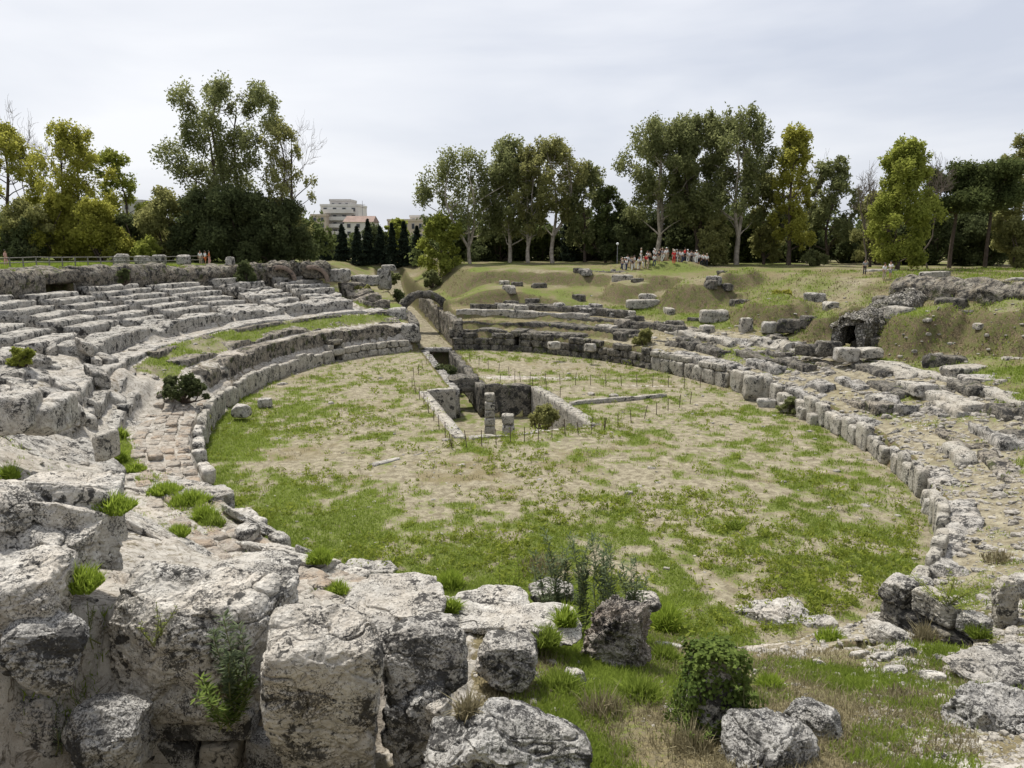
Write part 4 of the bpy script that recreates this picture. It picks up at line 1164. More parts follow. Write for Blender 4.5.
TREES = [
    # left group
    (6, 112, 112, 78, 'round', 'leaf_yellow', 'tall yellow-green tree cut by the left picture edge', dict(bark='bark')),
    (34, 116, 98, 86, 'bare', None, 'leafless branching tree at the far left above the yellow ones', dict(bark='twig')),
    (80, 110, 122, 68, 'euc', 'leaf_yellow', 'slender olive-yellow tree right of the leafless tree', dict(low=.22)),
    (120, 118, 148, 52, 'round', 'leaf_lime', 'green rounded tree between the yellow trees and the grey building', {}),
    (30, 105, 200, 50, 'bush', 'leaf_olive', 'olive bush under the leafless tree', {}),
    (58, 107, 190, 55, 'bush', 'leaf_yellow', 'yellowish bush below the slender olive-yellow tree', {}),
    (100, 106, 195, 58, 'bush', 'leaf_yellow', 'yellow-green bush right of the slender olive-yellow tree', {}),
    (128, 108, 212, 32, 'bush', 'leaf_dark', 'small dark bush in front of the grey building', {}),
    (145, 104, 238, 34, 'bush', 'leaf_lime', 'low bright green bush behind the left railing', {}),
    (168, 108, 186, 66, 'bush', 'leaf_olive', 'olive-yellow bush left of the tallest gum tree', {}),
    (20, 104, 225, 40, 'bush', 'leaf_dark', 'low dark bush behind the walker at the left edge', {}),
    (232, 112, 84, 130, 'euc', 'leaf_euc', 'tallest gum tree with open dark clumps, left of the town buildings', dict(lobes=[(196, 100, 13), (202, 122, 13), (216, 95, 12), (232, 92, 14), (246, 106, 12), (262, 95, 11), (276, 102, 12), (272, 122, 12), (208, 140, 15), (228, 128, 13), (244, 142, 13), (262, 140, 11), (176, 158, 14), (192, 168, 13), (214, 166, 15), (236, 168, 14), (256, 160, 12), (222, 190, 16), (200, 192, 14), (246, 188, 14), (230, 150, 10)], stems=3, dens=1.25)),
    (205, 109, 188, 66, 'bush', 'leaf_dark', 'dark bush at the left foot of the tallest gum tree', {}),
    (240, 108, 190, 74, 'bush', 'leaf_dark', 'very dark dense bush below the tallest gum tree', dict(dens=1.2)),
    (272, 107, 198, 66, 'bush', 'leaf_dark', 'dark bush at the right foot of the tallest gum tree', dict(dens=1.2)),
    (288, 109, 120, 56, 'euc', 'leaf_olive', 'brownish thin tree right of the tallest gum tree', dict(low=.25, dens=.6)),
    (292, 114, 112, 60, 'bare', None, 'leafless twiggy tree behind the brownish thin tree', dict(bark='twig')),
    # conifers before the town
    (322, 150, 228, 20, 'conifer', 'needle', 'first dark cypress of the row, by the rim arches', {}), (342, 152, 224, 20, 'conifer', 'needle', 'second dark cypress of the row from the left', {}),
    (357, 148, 226, 18, 'conifer', 'needle', 'third dark cypress of the row from the left', {}), (368, 150, 219, 18, 'conifer', 'needle', 'tallest dark cypress of the row, left of the antenna roof', {}),
    (380, 151, 226, 18, 'conifer', 'needle', 'fifth dark cypress of the row from the left', {}), (392, 149, 223, 18, 'conifer', 'needle', 'sixth dark cypress of the row from the left', {}),
    (404, 150, 221, 19, 'conifer', 'needle', 'seventh dark cypress of the row from the left', {}), (417, 148, 226, 20, 'conifer', 'needle', 'last dark cypress of the row, by the bright green tree', {}),
    (378, 158, 228, 40, 'bush', 'leaf_dark', 'dark hedge bush filling between the cypresses', {}), (330, 158, 238, 40, 'bush', 'leaf_dark', 'dark hedge bush behind the first cypress', {}),
    (398, 160, 218, 26, 'round', 'leaf_lime', 'light green treetop showing behind the cypress row', {}),
    # middle group
    (440, 124, 214, 48, 'round', 'leaf_lime', 'bright yellow-green tree at the right end of the cypress row', dict(dens=1.5, low=.1)),
    (470, 126, 150, 108, 'euc', 'leaf_euc', 'broad gum tree with pale leaning trunk left of the middle grove', dict(bark='bark_pale', stems=3, dens=1.0, lean=-.04, lobes=[(432, 188, 13), (440, 172, 12), (455, 162, 13), (474, 160, 12), (490, 172, 12), (506, 184, 13), (462, 182, 13), (480, 192, 13), (448, 200, 12), (500, 205, 14), (470, 214, 12), (488, 224, 13), (425, 196, 9), (515, 170, 12)])),
    (510, 128, 140, 62, 'euc', 'leaf_euc', 'gum tree behind the broad pale-trunked one', dict(bark='bark_pale', dens=1.1)),
    (528, 126, 146, 48, 'euc', 'leaf_olive', 'slim olive gum tree in the middle grove', dict(bark='bark_pale', dens=.9)),
    (553, 127, 138, 66, 'euc', 'leaf_olive', 'tall light gum tree with a double pale trunk in the middle grove', dict(bark='bark_pale', stems=2, dens=1.0, low=.4)),
    (585, 128, 162, 50, 'euc', 'leaf_euc', 'dark gum tree at the right of the middle grove', dict(low=.2, dens=1.2)),
    (570, 133, 200, 26, 'conifer', 'needle', 'dark cypress between the trunks of the middle grove', {}),
    (606, 126, 186, 44, 'round', 'leaf_pine', 'dark round tree right of the middle grove', {}),
    (628, 124, 212, 56, 'round', 'leaf_dark', 'low dark tree behind the crowd at its left end', dict(dens=1.2)),
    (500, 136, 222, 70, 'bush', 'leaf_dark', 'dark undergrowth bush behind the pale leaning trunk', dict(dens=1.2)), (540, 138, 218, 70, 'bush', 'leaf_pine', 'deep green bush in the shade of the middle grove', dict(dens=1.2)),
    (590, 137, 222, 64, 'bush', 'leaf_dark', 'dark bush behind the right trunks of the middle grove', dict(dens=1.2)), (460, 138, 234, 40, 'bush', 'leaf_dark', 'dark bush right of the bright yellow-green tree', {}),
    # right-middle
    (660, 118, 120, 88, 'euc', 'leaf_euc', 'tall gum tree with a pale trunk rising from the crowd', dict(bark='bark_pale', dens=1.15, low=.38, stems=2)),
    (698, 118, 112, 76, 'euc', 'leaf_euc', 'tall dense gum tree right above the crowd', dict(dens=1.4, low=.28)),
    (738, 114, 109, 80, 'euc', 'leaf_euc', 'gum tree with a thick pale trunk right of the crowd', dict(bark='bark_pale', dens=1.15, low=.33, stems=2)),
    (765, 117, 172, 40, 'poplar', 'leaf_olive', 'brownish olive tree right of the thick pale trunk', {}),
    (790, 112, 126, 52, 'poplar', 'leaf_yellow', 'tall narrow yellow-green tree in the right grove', dict(low=.2, dens=.9)),
    (808, 118, 140, 60, 'bare', None, 'leafless twiggy crown in the right grove', dict(bark='twig')),
    (828, 116, 158, 60, 'round', 'leaf_euc', 'dark green tree between leafless crown and bright tree', dict(low=.25)),
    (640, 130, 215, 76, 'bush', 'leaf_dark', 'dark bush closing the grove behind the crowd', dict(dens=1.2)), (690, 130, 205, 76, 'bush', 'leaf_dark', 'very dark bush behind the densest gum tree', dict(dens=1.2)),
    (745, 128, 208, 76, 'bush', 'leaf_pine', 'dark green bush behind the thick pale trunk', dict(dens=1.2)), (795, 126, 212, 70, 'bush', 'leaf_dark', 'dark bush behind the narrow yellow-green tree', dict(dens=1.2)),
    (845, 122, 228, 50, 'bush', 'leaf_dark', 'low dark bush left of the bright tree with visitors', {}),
    (715, 112, 215, 36, 'poplar', 'leaf_olive', 'thin olive sapling before the dark bushes right of the crowd', dict(low=.1)),
    # right
    (864, 100, 158, 40, 'bare', None, 'leafless grey tree just left of the bright tree', dict(bark='twig')),
    (872, 104, 190, 40, 'poplar', 'leaf_olive', 'thin brownish tree left of the bright tree', dict(dens=.7)),
    (900, 92, 137, 72, 'poplar', 'leaf_lime', 'tall bright green tree above the visitors on the right rim', dict(low=.12, dens=1.25)),
    (932, 96, 150, 40, 'bare', None, 'leafless twigs right of the tall bright tree', dict(bark='twig')),
    (952, 98, 166, 66, 'pine', 'leaf_pine', 'dark pine right of the tall bright tree', dict(dens=1.3)),
    (988, 97, 160, 72, 'pine', 'leaf_pine', 'second dark pine near the right picture edge', dict(dens=1.3)),
    (1022, 100, 130, 62, 'round', 'leaf_olive', 'tall olive tree cut by the right picture edge', {}),
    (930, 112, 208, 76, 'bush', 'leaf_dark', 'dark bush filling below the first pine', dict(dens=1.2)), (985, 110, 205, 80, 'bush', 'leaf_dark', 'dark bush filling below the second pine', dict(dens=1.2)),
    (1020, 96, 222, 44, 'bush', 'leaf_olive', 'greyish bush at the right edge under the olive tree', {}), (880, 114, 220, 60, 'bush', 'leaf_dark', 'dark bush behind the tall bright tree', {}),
    (815, 108, 250, 24, 'bush', 'leaf_euc', 'small round shrub at the end of the lawn below the right grove', {}),
]
for k, (px, d, top, w, st, lf, lab, kw) in enumerate(TREES):
    cat = 'bush' if st == 'bush' else 'tree'
    tree(px, d, top, w, st, lf, lab, cat, {'bush': 'bushes beyond the arena', 'conifer': 'cypress row before the town'}.get(st, 'trees beyond the arena'), seed=100 + 7 * k, **kw)

# the wood that closes the view behind the groves
def far_wood():
    r = np.random.default_rng(321)
    pos = []; wood = []
    for px in np.concatenate([np.arange(-120, 318, 9), np.arange(318, 436, 12), np.arange(436, 1160, 9)]):
        low = 318 <= px < 436
        d = r.uniform(136, 150) if px > 430 else (r.uniform(166, 172) if low else r.uniform(128, 140))
        top = r.uniform(236, 244) if low else r.uniform(198, 236) if px > 430 else r.uniform(212, 240)
        b = P(px + r.normal() * 3, 240, d); zb = 8.6 if px > 430 else 9.8
        h = P(px, top, d)[2] - zb
        wood.append(limb((b[0], d, zb - .5), (b[0], d, zb + h * .7), .16, .05, r, .03))
        for _ in range(9):
            c = np.array([b[0] + r.normal() * 1.6, d + r.normal() * 1.5, zb + h * r.uniform(.08, .95)])
            cc = c + r.normal(size=(9, 3)) * .75
            pos.append((cc[:, None, :] + r.normal(size=(9, 9, 3)) * .4).reshape(-1, 3))
    pos = np.concatenate(pos); pos = pos[pos[:, 2] > 8.3]
    V, f_, rn = quads(pos, .5, 1.6, 33)
    W_, wf = join(wood)
    me = mesh('far_wood', *join([(V, [f_]), (W_, [wf])]), M['leaf_pine'], False, dict(rnd=np.concatenate([np.clip(.4 * rn + .6 * np.repeat(.5 + .8 * fbm(pos / 3, 3, 5), 4), 0, 1), np.zeros(len(W_))])))
    obj('far_wood', me, None, None, 0, 'dark wood closing the view behind the groves', None, None, 'stuff')


far_wood()

# bushes inside the ruin
SHRUBS = [
    (171, 50.5, 376, 52, 22, 'leaf_dark', 'dark green bush sunk in the hollow left of the podium slabs'), (647, 78, 330, 18, 14, 'leaf_olive', 'small bush leaning over the right podium wall'),
    (190, 49, 412, 14, 22, 'leaf_lime', 'small green shrub at the near end of the podium slabs'), (8, 44, 346, 24, 18, 'leaf_lime', 'round green shrub among the seat blocks at the left edge'),
    (430, 118, 272, 22, 14, 'leaf_euc', 'grey-green shrub beside the sandy gate passage'), (242, 94, 262, 20, 26, 'leaf_dark', 'ivy-dark shrub hanging on the left rim wall'),
    (120, 77, 268, 10, 14, 'leaf_dark', 'small dark shrub on the rim wall left of the cave mouth'), (725, 80, 402 - 26, 16, 9, 'leaf_euc', 'low shrub on the broken second course right'),
    (545, 56, 405, 26, 26, 'leaf_olive', 'weedy shrub growing inside the right half of the pit'), (446, 75, 365, 26, 20, 'leaf_dark', 'dark weeds growing down in the channel'),
    (805, 55, 398, 30, 12, 'leaf_euc', 'low shrubs in the gap of the right podium wall'), (783, 84, 288, 20, 14, 'leaf_yellow', 'yellow-green shrub on the grassy bank right of the crowd'),
    
    (398, 106, 290, 14, 14, 'leaf_dark', 'dark shrub left of the ruined arch'), (388, 115, 272, 26, 12, 'leaf_euc', 'grey shrub by the pier stub'), (360, 100, 284, 20, 9, 'leaf_olive', 'low olive shrub on the crumbled last wedge'),
    (545, 106, 266, 16, 16, 'leaf_dark', 'dark shrub on the far bank edge'), (1000, 61, 303, 26, 18, 'leaf_dark', 'dark ivy on the right rim wall'),
]
for k, (px, d, top, w, hh, lf, lab) in enumerate(SHRUBS):
    z = P(px, top + hh, d)[2] if hh else hz(P(px, 300, d)[0], d) - .2
    tree(px, d, top, w, 'bush', lf, lab, 'shrub', 'shrubs among the ruins', seed=900 + k, base_z=z, dens=1.0, leafs=max(.10, .0022 * d), name='shrub')


DG = None




# ------------------------------------------------------------------ foreground rocks
DG = None


def hit(px, py, d=None):
    """first surface seen at a pixel"""
    global DG
    if DG is None: bpy.context.view_layer.update(); DG = bpy.context.evaluated_depsgraph_get()
    q = P(px, py, 10.0) - np.array([0, 0, H]); q /= np.linalg.norm(q)
    ok, loc, nrm, idx, ob, mt = SC.ray_cast(DG, Vector((0, 0, H)), Vector(q))
    return np.array(loc), np.array(nrm)


def slab(name, box, dp, expo, label, mat='lime', yaw=0.0, group=None, th=.9, n=64, cat='rock slab', **kw):
    x0, y0, x1, y1 = box
    c, _ = hit((x0 + x1) / 2, (y0 + y1) / 2)
    w = (x1 - x0) * c[1] / F
    V, Fc = rock_geo((w, dp, th), n=n, **kw)
    V = rotz(V, yaw)
    q = terrain(np.array([c[0] + .7, c[0] - .7, c[0], c[0]]), np.array([c[1], c[1], c[1] + .7, c[1] - .7]))[0]
    V[:, 2] += V[:, 0] * np.clip((q[0] - q[1]) / 1.4, -.5, .5) + V[:, 1] * np.clip((q[2] - q[3]) / 1.4, -.5, .5)
    c[2] += expo - th / 2
    return obj(name, mesh(name, V, Fc, M[mat]), None, c, 0, label, cat, group)


def wall_block(a, b, z0, h, thick, label, mat, **kw):
    """a squared block of the trench wall, from fraction a to b of its length"""
    p = TWA + (TWB - TWA) * a; q = TWA + (TWB - TWA) * b; v = q - p
    V, Fc = rock_geo((np.hypot(*v) - .03, thick, h - .02), n=42, **kw)
    return obj('ashlar_block', mesh('ashlar_block', V, Fc, M[mat]), None, (*((p + q) / 2), z0 + h / 2), math.atan2(v[1], v[0]), label, 'stone block', 'blocks of the trench wall')


def seg_block(name, p, q, thick, h, label, mat='block', n=40, cat='stone block', lift=0.0, **kw):
    """a squared block running from p to q (px, py, distance of its base line)"""
    p, q = P(*p), P(*q); v = q - p; L = np.hypot(v[0], v[1])
    V, Fc = rock_geo((L, thick, h), n=n, **kw)
    V[:, 2] += V[:, 0] * (v[2] / L)
    c = (p + q) / 2; c[2] += h / 2 + lift
    return obj(name, mesh(name, V, Fc, M[mat]), None, c, math.atan2(v[1], v[0]), label, cat)


fg('boulder', (412, 668, 604, 800), 7.6, 1.3, 'big wedge-shaped boulder with black lichen at the bottom middle', 'lime_black', 'boulder', .15, seed=6, n=110, power=2.6, cuts=5, rough=.055, sink=.3, tilt=(-.1, .22))
fg('stone_block', (262, 588, 384, 800), 8.3, 1.1, 'tall square pillar block with a sloping bright top, lower left', 'lime', 'stone block', .2, seed=8, n=110, power=7, cuts=3, rough=.06, tilt=(.24, .05))
fg('bedrock_slab', (120, 548, 290, 720), 9.2, 1.6, 'large pale bedrock slab with a cream front face beside the spurge', 'lime', 'rock slab', -.1, seed=11, n=110, power=8, cuts=3, rough=.065, tilt=(.20, .04))
fg('bedrock_slab', (200, 556, 300, 600), 9.9, 1.5, 'flat pale slab just above the square pillar block', 'lime', 'rock slab', .2, seed=13, n=64, power=5, cuts=5, rough=.07)
fg('stone_block', (8, 474, 108, 582), 9.6, 2.0, 'big overhanging block with a grey front at the left', 'lime', 'stone block', .18, seed=18, n=96, power=14, cuts=1, rough=.035, tilt=(.12, .08), hgt=.85)
fg('boulder', (-34, 540, 68, 640), 8.2, 1.2, 'pale boulder at the left edge below the overhanging block', 'lime', 'boulder', .1, seed=19, n=60, power=4.5, cuts=6, rough=.09)
fg('boulder', (4, 604, 84, 694), 7.8, .8, 'tilted slab blackened by lichen at the left edge', 'lime_black', 'boulder', .3, seed=23, n=64, power=6, cuts=5, rough=.09, tilt=(.1, .35))
fg('boulder', (68, 682, 154, 790), 7.9, .9, 'rounded boulder mottled white and black at the bottom left', 'lime_black', 'boulder', 0, seed=29, n=64, power=3.4, cuts=6, rough=.09)
fg('stone_block', (-40, 672, 78, 800), 8.3, .9, 'large shaded block in the bottom left corner', 'lime_dark', 'stone block', .1, seed=31, n=60, power=6, cuts=5, rough=.08)
fg('boulder', (378, 608, 468, 712), 9.0, .9, 'grey-topped boulder with an undercut right of the square pillar block', 'lime_dark', 'boulder', .25, seed=37, n=70, power=4.2, cuts=7, rough=.09)
fg('boulder', (380, 660, 462, 780), 8.7, .8, 'blackened rock below the grey-topped boulder', 'lime_black', 'boulder', .1, seed=41, n=56, power=4, cuts=7, rough=.12)
fg('boulder', (472, 616, 540, 668), 10.4, .8, 'round boulder with a dark lichened top left of the conglomerate', 'lime_dark', 'boulder', 0, seed=43, n=56, power=4, cuts=5, rough=.08, sink=.3)
fg('boulder', (362, 612, 402, 654), 10.2, .6, 'small grey boulder wedged above the square pillar block', 'lime_dark', 'boulder', 0, seed=47, n=40, power=3.4, cuts=5, rough=.09)
fg('bedrock_slab', (344, 574, 448, 622), 12.4, 1.7, 'thick pale rim slab left of the leafy bright tuft', 'lime', 'rock slab', .05, seed=53, n=72, power=5, cuts=5, rough=.07)
fg('bedrock_slab', (446, 588, 530, 628), 12.8, 1.6, 'pale cracked rim slab right of the leafy bright tuft', 'lime', 'rock slab', -.1, seed=59, n=64, power=5, cuts=5, rough=.07)
fg('bedrock_slab', (500, 608, 582, 640), 12.2, 1.3, 'low pale slab left of the conglomerate boulder', 'lime', 'rock slab', .1, seed=61, n=56, power=5, cuts=5, rough=.07)
fg('boulder', (574, 580, 662, 668), 12.6, 1.1, 'gnarled grey-brown conglomerate boulder in the middle foreground', 'conglomerate', 'boulder', .2, seed=67, n=110, power=2.8, cuts=7, rough=.19, freq=2.2, pits=.2, sink=.25, tilt=(.15, .35), taper=.25)
fg('rim_stone', (528, 577, 574, 603), 15.2, .8, 'dark-fronted rim stone left of the conglomerate boulder', 'lime_dark', 'stone', 0, seed=71, n=32, power=5, cuts=4, rough=.08)
fg('rim_stone', (626, 590, 660, 612), 15.0, .7, 'pale rim stone right of the conglomerate boulder', 'lime', 'stone', 0, seed=73, n=32, power=4, cuts=4, rough=.08)
fg('boulder', (718, 700, 820, 800), 8.4, .9, 'pale lichened boulder right of the ivy boulder', 'lime_black', 'boulder', .1, seed=79, n=70, power=3.6, cuts=6, rough=.09)
fg('boulder', (784, 692, 848, 748), 9.4, .7, 'black and white boulder on the grassy ramp', 'lime_black', 'boulder', .3, seed=83, n=56, power=3.8, cuts=6, rough=.09, tilt=(0, .25))
fg('boulder', (950, 676, 1070, 790), 9.6, 1.3, 'dark jagged boulder in the lower right corner', 'lime_black', 'boulder', .4, seed=89, n=80, power=3.6, cuts=8, rough=.16, pits=.08, tilt=(0, .3))
slab('bedrock_slab', (735, 596, 815, 628), 1.9, .30, 'white cracked slab at the top of the grassy ramp', 'lime', .1, seed=97, n=56, power=4, cuts=5, rough=.12)
slab('bedrock_slab', (800, 616, 838, 630), .8, .16, 'small flat stone right of the white cracked slab', 'lime', .1, th=.4, seed=101, n=30, power=4, cuts=5, rough=.1)
seg_block('bedrock_slab', (868, 628, 18.6), (948, 668, 16.4), .55, .45, 'long tilted slab edging the trench', 'lime', seed=103, power=6, cuts=4, rough=.07, lift=-.1, cat='rock slab')
wall_block(-.04, .30, 2.9, .72, .75, 'weathered block stacked at the far corner of the trench wall', 'lime_dark', seed=107, power=7, cuts=3, rough=.06)
wall_block(.31, .74, 3.0, .66, .62, 'smooth squared ashlar along the top of the trench wall', 'block', seed=113, power=12, cuts=1, rough=.02)
wall_block(.75, 1.0, 2.95, .62, .6, 'shorter upper block at the near end of the trench wall', 'lime_dark', seed=117, power=9, cuts=2, rough=.05)
wall_block(-.02, .48, 2.1, .82, .7, 'lower course block under the weathered corner of the trench wall', 'wall_dark', seed=127, power=9, cuts=2, rough=.04)
wall_block(.49, 1.0, 2.1, .86, .7, 'lower course block under the smooth ashlar of the trench wall', 'wall_dark', seed=128, power=9, cuts=2, rough=.04)
fg('ashlar_block', (905, 574, 932, 594), 20.2, .6, 'small white block on top of the trench corner', 'lime', 'stone block', -.4, seed=109, n=28, power=6, cuts=3, rough=.07)
fg('orthostat', (994, 574, 1016, 632), 19.0, .5, 'upright grooved stone leaning beside the trench', 'block', 'stone block', -.2, seed=131, n=40, power=7, cuts=3, rough=.06, tilt=(0, -.1))
fg('orthostat', (1012, 572, 1040, 600), 19.6, .6, 'pale squared stone behind the leaning upright stone', 'lime', 'stone block', -.2, seed=137, n=30, power=7, cuts=3, rough=.06)
fg('bedrock_slab', (950, 640, 1060, 700), 13.5, 1.8, 'cracked pale slab right of the trench', 'lime_dark', 'rock slab', .3, seed=139, n=60, power=4.5, cuts=6, rough=.11)
for k, (bx, d, lab) in enumerate((((896, 646, 916, 664), 14.6, 'round stone at the foot of the trench wall'), ((848, 650, 870, 662), 14.5, 'small pale stone left of the trench wall foot'), ((868, 652, 896, 664), 14.2, 'flat pale stone beside the trench wall foot'), ((880, 666, 910, 680), 13.4, 'pale stone on the ramp edge'), ((915, 670, 950, 690), 12.6, 'pale rubble stone near the dark jagged boulder'), ((562, 668, 590, 694), 10.3, 'small grey stone in the grass above the front boulder'), ((690, 640, 718, 656), 12.6, 'flat white stone behind the ivy boulder'), ((748, 612, 772, 622), 18, 'small white stone left on the ramp'), ((655, 642, 684, 652), 13.2, 'flat white stone right of the conglomerate'), ((530, 628, 552, 642), 11.6, 'small dark stone by the round boulder'), ((425, 700, 452, 716), 8.8, 'small stone in the shadow beneath the grey-topped boulder'))):
    slab('loose_stone', bx, (bx[2] - bx[0]) * d / F * (.6 + .1 * (k % 4)), (bx[3] - bx[1]) * d / F * .55, lab, 'lime' if k % 3 else 'lime_dark', .4 * k, 'loose stones in the foreground', th=(bx[3] - bx[1]) * d / F * 1.3, n=26, cat='stone', seed=150 + k, power=4.5, cuts=6, rough=.09)
# slabs lying in the slope
SL = [((96, 462, 240, 512), 2.6, .16, 'broad cracked bedrock slab below the paved band', -.5), ((0, 430, 92, 472), 2.4, .22, 'pale bedrock slab at the left edge below the seats', -.3), ((225, 528, 345, 575), 1.8, .15, 'pale slab beside the end of the grassy gutter', -.5),
      ((104, 512, 215, 556), 1.7, .2, 'worn slab between two bright tufts', -.35), ((215, 500, 290, 540), 1.5, .12, 'long pale slab right of the grassy gutter', -.8), ((116, 404, 148, 446), 3.0, .2, 'smooth pale slab sloping beside the upright slab', -1.0), ((298, 545, 345, 572), 1.2, .15, 'small slab above the yellowish tuft', -.4),
      ((0, 480, 70, 520), 2.0, .2, 'grey flat slab at the left edge behind the overhanging block', -.2), ((60, 446, 120, 470), 2.0, .2, 'thin pale slab under the narrow tuft', -.5), ((340, 558, 400, 580), 1.3, .18, 'pale slab on the far edge of the rim stones', -.2)]
for k, (bx, dp, ex, lab, yw) in enumerate(SL):
    slab('bedrock_slab', bx, dp, ex, lab, 'lime', yw, 'bedrock slabs on the left slope', th=.5, seed=200 + k, power=7, cuts=3, rough=.06)
rs_ = np.random.default_rng(4242)
for k in range(30):
    px, py = rs_.uniform(0, 118), rs_.uniform(342, 436)
    if py > 440 - .3 * px + 20: continue
    w_ = rs_.uniform(16, 40)
    slab('seat_fragment', (px - w_ / 2, py - 5, px + w_ / 2, py + 5), rs_.uniform(.6, 1.3), rs_.uniform(.22, .5), 'broken seat block lying among the near left seats', ['seat', 'lime_dark', 'lime'][k % 3], rs_.uniform(-1.3, -.5), 'broken blocks of the near left seats', th=.9, n=22, cat='stone block', seed=1300 + k, power=8, cuts=3, rough=.06)
for k in range(22):
    px, py = rs_.uniform(60, 345), rs_.uniform(448, 585)
    if py > 528 or px > 235: continue
    if abs(py - (478 + (px - 146) * .74)) < 16 or py < 440 + (px - 130) * .62 - 10: continue
    w_ = rs_.uniform(24, 70)
    slab('bedrock_slab', (px - w_ / 2, py - 8, px + w_ / 2, py + 8), rs_.uniform(.7, 1.6), rs_.uniform(.06, .18), 'worn bedrock slab embedded in the pale left slope', ['lime', 'lime', 'lime_dark'][k % 3], rs_.uniform(-1.0, -.2), 'embedded slabs of the left slope', th=.8, n=44, seed=1400 + k, power=9, cuts=4, rough=.05)
fg('orthostat', (98, 428, 112, 462), 24.5, 1.0, 'upright grey slab standing on edge beside the paved band', 'block', 'stone block', -.2, seed=231, n=30, power=7, cuts=3, rough=.05)
# ashlar masonry at the bottom left
aw = empty('ashlar_wall', P(215, 752, 8.9), 'dark lichened ashlar wall low between the boulders, bottom left', 'wall')
for k, (x0, y0, x1, y1, mt) in enumerate(((150, 728, 204, 790, 'lime_black'), (205, 734, 246, 790, 'block'), (247, 732, 300, 790, 'lime_black'), (150, 700, 262, 731, 'lime_black'))):
    V, f_ = rock_geo(((x1 - x0) * 8.9 / F, .5, (y1 - y0) * 8.9 / F * 1.15), 240 + k, 30, 10, 1, .025)
    obj('ashlar', mesh('ashlar', V + P((x0 + x1) / 2, (y0 + y1) / 2, 8.9) - np.array(aw.location), f_, M[mt]), aw)

# ivy boulder
iv = empty('ivy_boulder', P(715, 740, 9.3), 'upright boulder wrapped in dark glossy ivy, bottom right of centre', 'boulder')
V, f_ = rock_geo((84 * 9.3 / F, .9, 1.6), 254, 56, 3.0, 6, .14, taper=.45)
off = P(714, 700, 9.3) - np.array(iv.location)
obj('rock', mesh('rock', V + off, f_, M['lime_dark']), iv)
r_ = np.random.default_rng(5)
nn = V / np.linalg.norm(V / np.array([1, 1, .8]), axis=1)[:, None]
ip = V[r_.integers(0, len(V), 9000)]
nv = ip / np.linalg.norm(ip, axis=1)[:, None]
kk = 1.4 * fbm(ip * 2.6 + 4, 4, 8) + .42 * ss(-.3, .1, ip[:, 0]) + .15 * (ip[:, 1] < 0) - .10 * ss(.3, .8, ip[:, 2]) > -.02
ip, nv = ip[kk], nv[kk]
ip = ip + nv * (r_.uniform(.0, .08, len(ip)) + .34 * np.maximum(fbm(ip * 3.2, 3, 12), 0))[:, None] + r_.normal(size=ip.shape) * .03
sk = r_.normal(size=(2600, 3)) * np.array([.42, .38, .12]); sk[:, 2] = -.88 + np.abs(sk[:, 2]) + .25 * np.maximum(0, .5 - np.hypot(sk[:, 0], sk[:, 1]))
ip = np.concatenate([ip, sk]); nv = np.concatenate([nv, np.tile([0, 0, 1.0], (len(sk), 1))])
V2, f2, rn2 = quads(ip, .05, 1.3, 6, 0, nv)
obj('ivy', mesh('ivy', V2 + off, f2, M['ivy'], False, dict(rnd=np.clip(.5 * rn2 + .5 * np.repeat(.5 + .9 * fbm(ip * 3, 3, 3), 4), 0, 1))), iv)

DG = None
# blades and tufts ------------------------------------------------------------
def blades(pos, hgt, seed, wid=.012, lean=.5, seg=2):
    r = np.random.default_rng(seed); n = len(pos)
    an = r.uniform(0, 6.283, n); ln = np.abs(r.normal(size=n)) * lean
    h = np.asarray(hgt) * r.uniform(.55, 1.25, n)
    dirv = np.stack([np.cos(an) * ln, np.sin(an) * ln, np.ones(n)], -1)
    dirv /= np.linalg.norm(dirv, axis=1)[:, None]
    side = np.stack([-np.sin(an + r.normal(size=n)), np.cos(an + r.normal(size=n)), np.zeros(n)], -1)
    w = (np.asarray(wid) * np.ones(n))[:, None]
    mid = pos + dirv * (h * .55)[:, None]
    tip = pos + dirv * h[:, None] + np.stack([np.cos(an), np.sin(an), -np.ones(n) * .3], -1) * (h * ln * .35)[:, None]
    V = np.stack([pos - side * w, pos + side * w, mid + side * w * .75, mid - side * w * .75, tip], 1).reshape(-1, 3)
    a = np.arange(n) * 5
    q = np.stack([a, a + 1, a + 2, a + 3], -1); tr = np.stack([a + 3, a + 2, a + 4], -1)
    return V, [q, tr], np.repeat(r.random(n), 5)


def scatter(n, region, seed):
    """random ground points in (x0,x1,y0,y1), thinned like perspective"""
    r = np.random.default_rng(seed)
    x0, x1, y0, y1 = region
    return r.uniform(x0, x1, n), r.uniform(y0, y1, n)


def stuff(name, geo, rnd, mat, label):
    obj(name, mesh(name, geo[0], geo[1], M[mat], False, dict(rnd=rnd)), None, None, 0, label, None, None, 'stuff')


def sample(n, seed, u0=-.75, u1=.75, d0=7, d1=95):
    r = np.random.default_rng(seed)
    d = np.exp(r.uniform(math.log(d0), math.log(d1), n)); u = r.uniform(u0, u1, n)
    return u * d, d


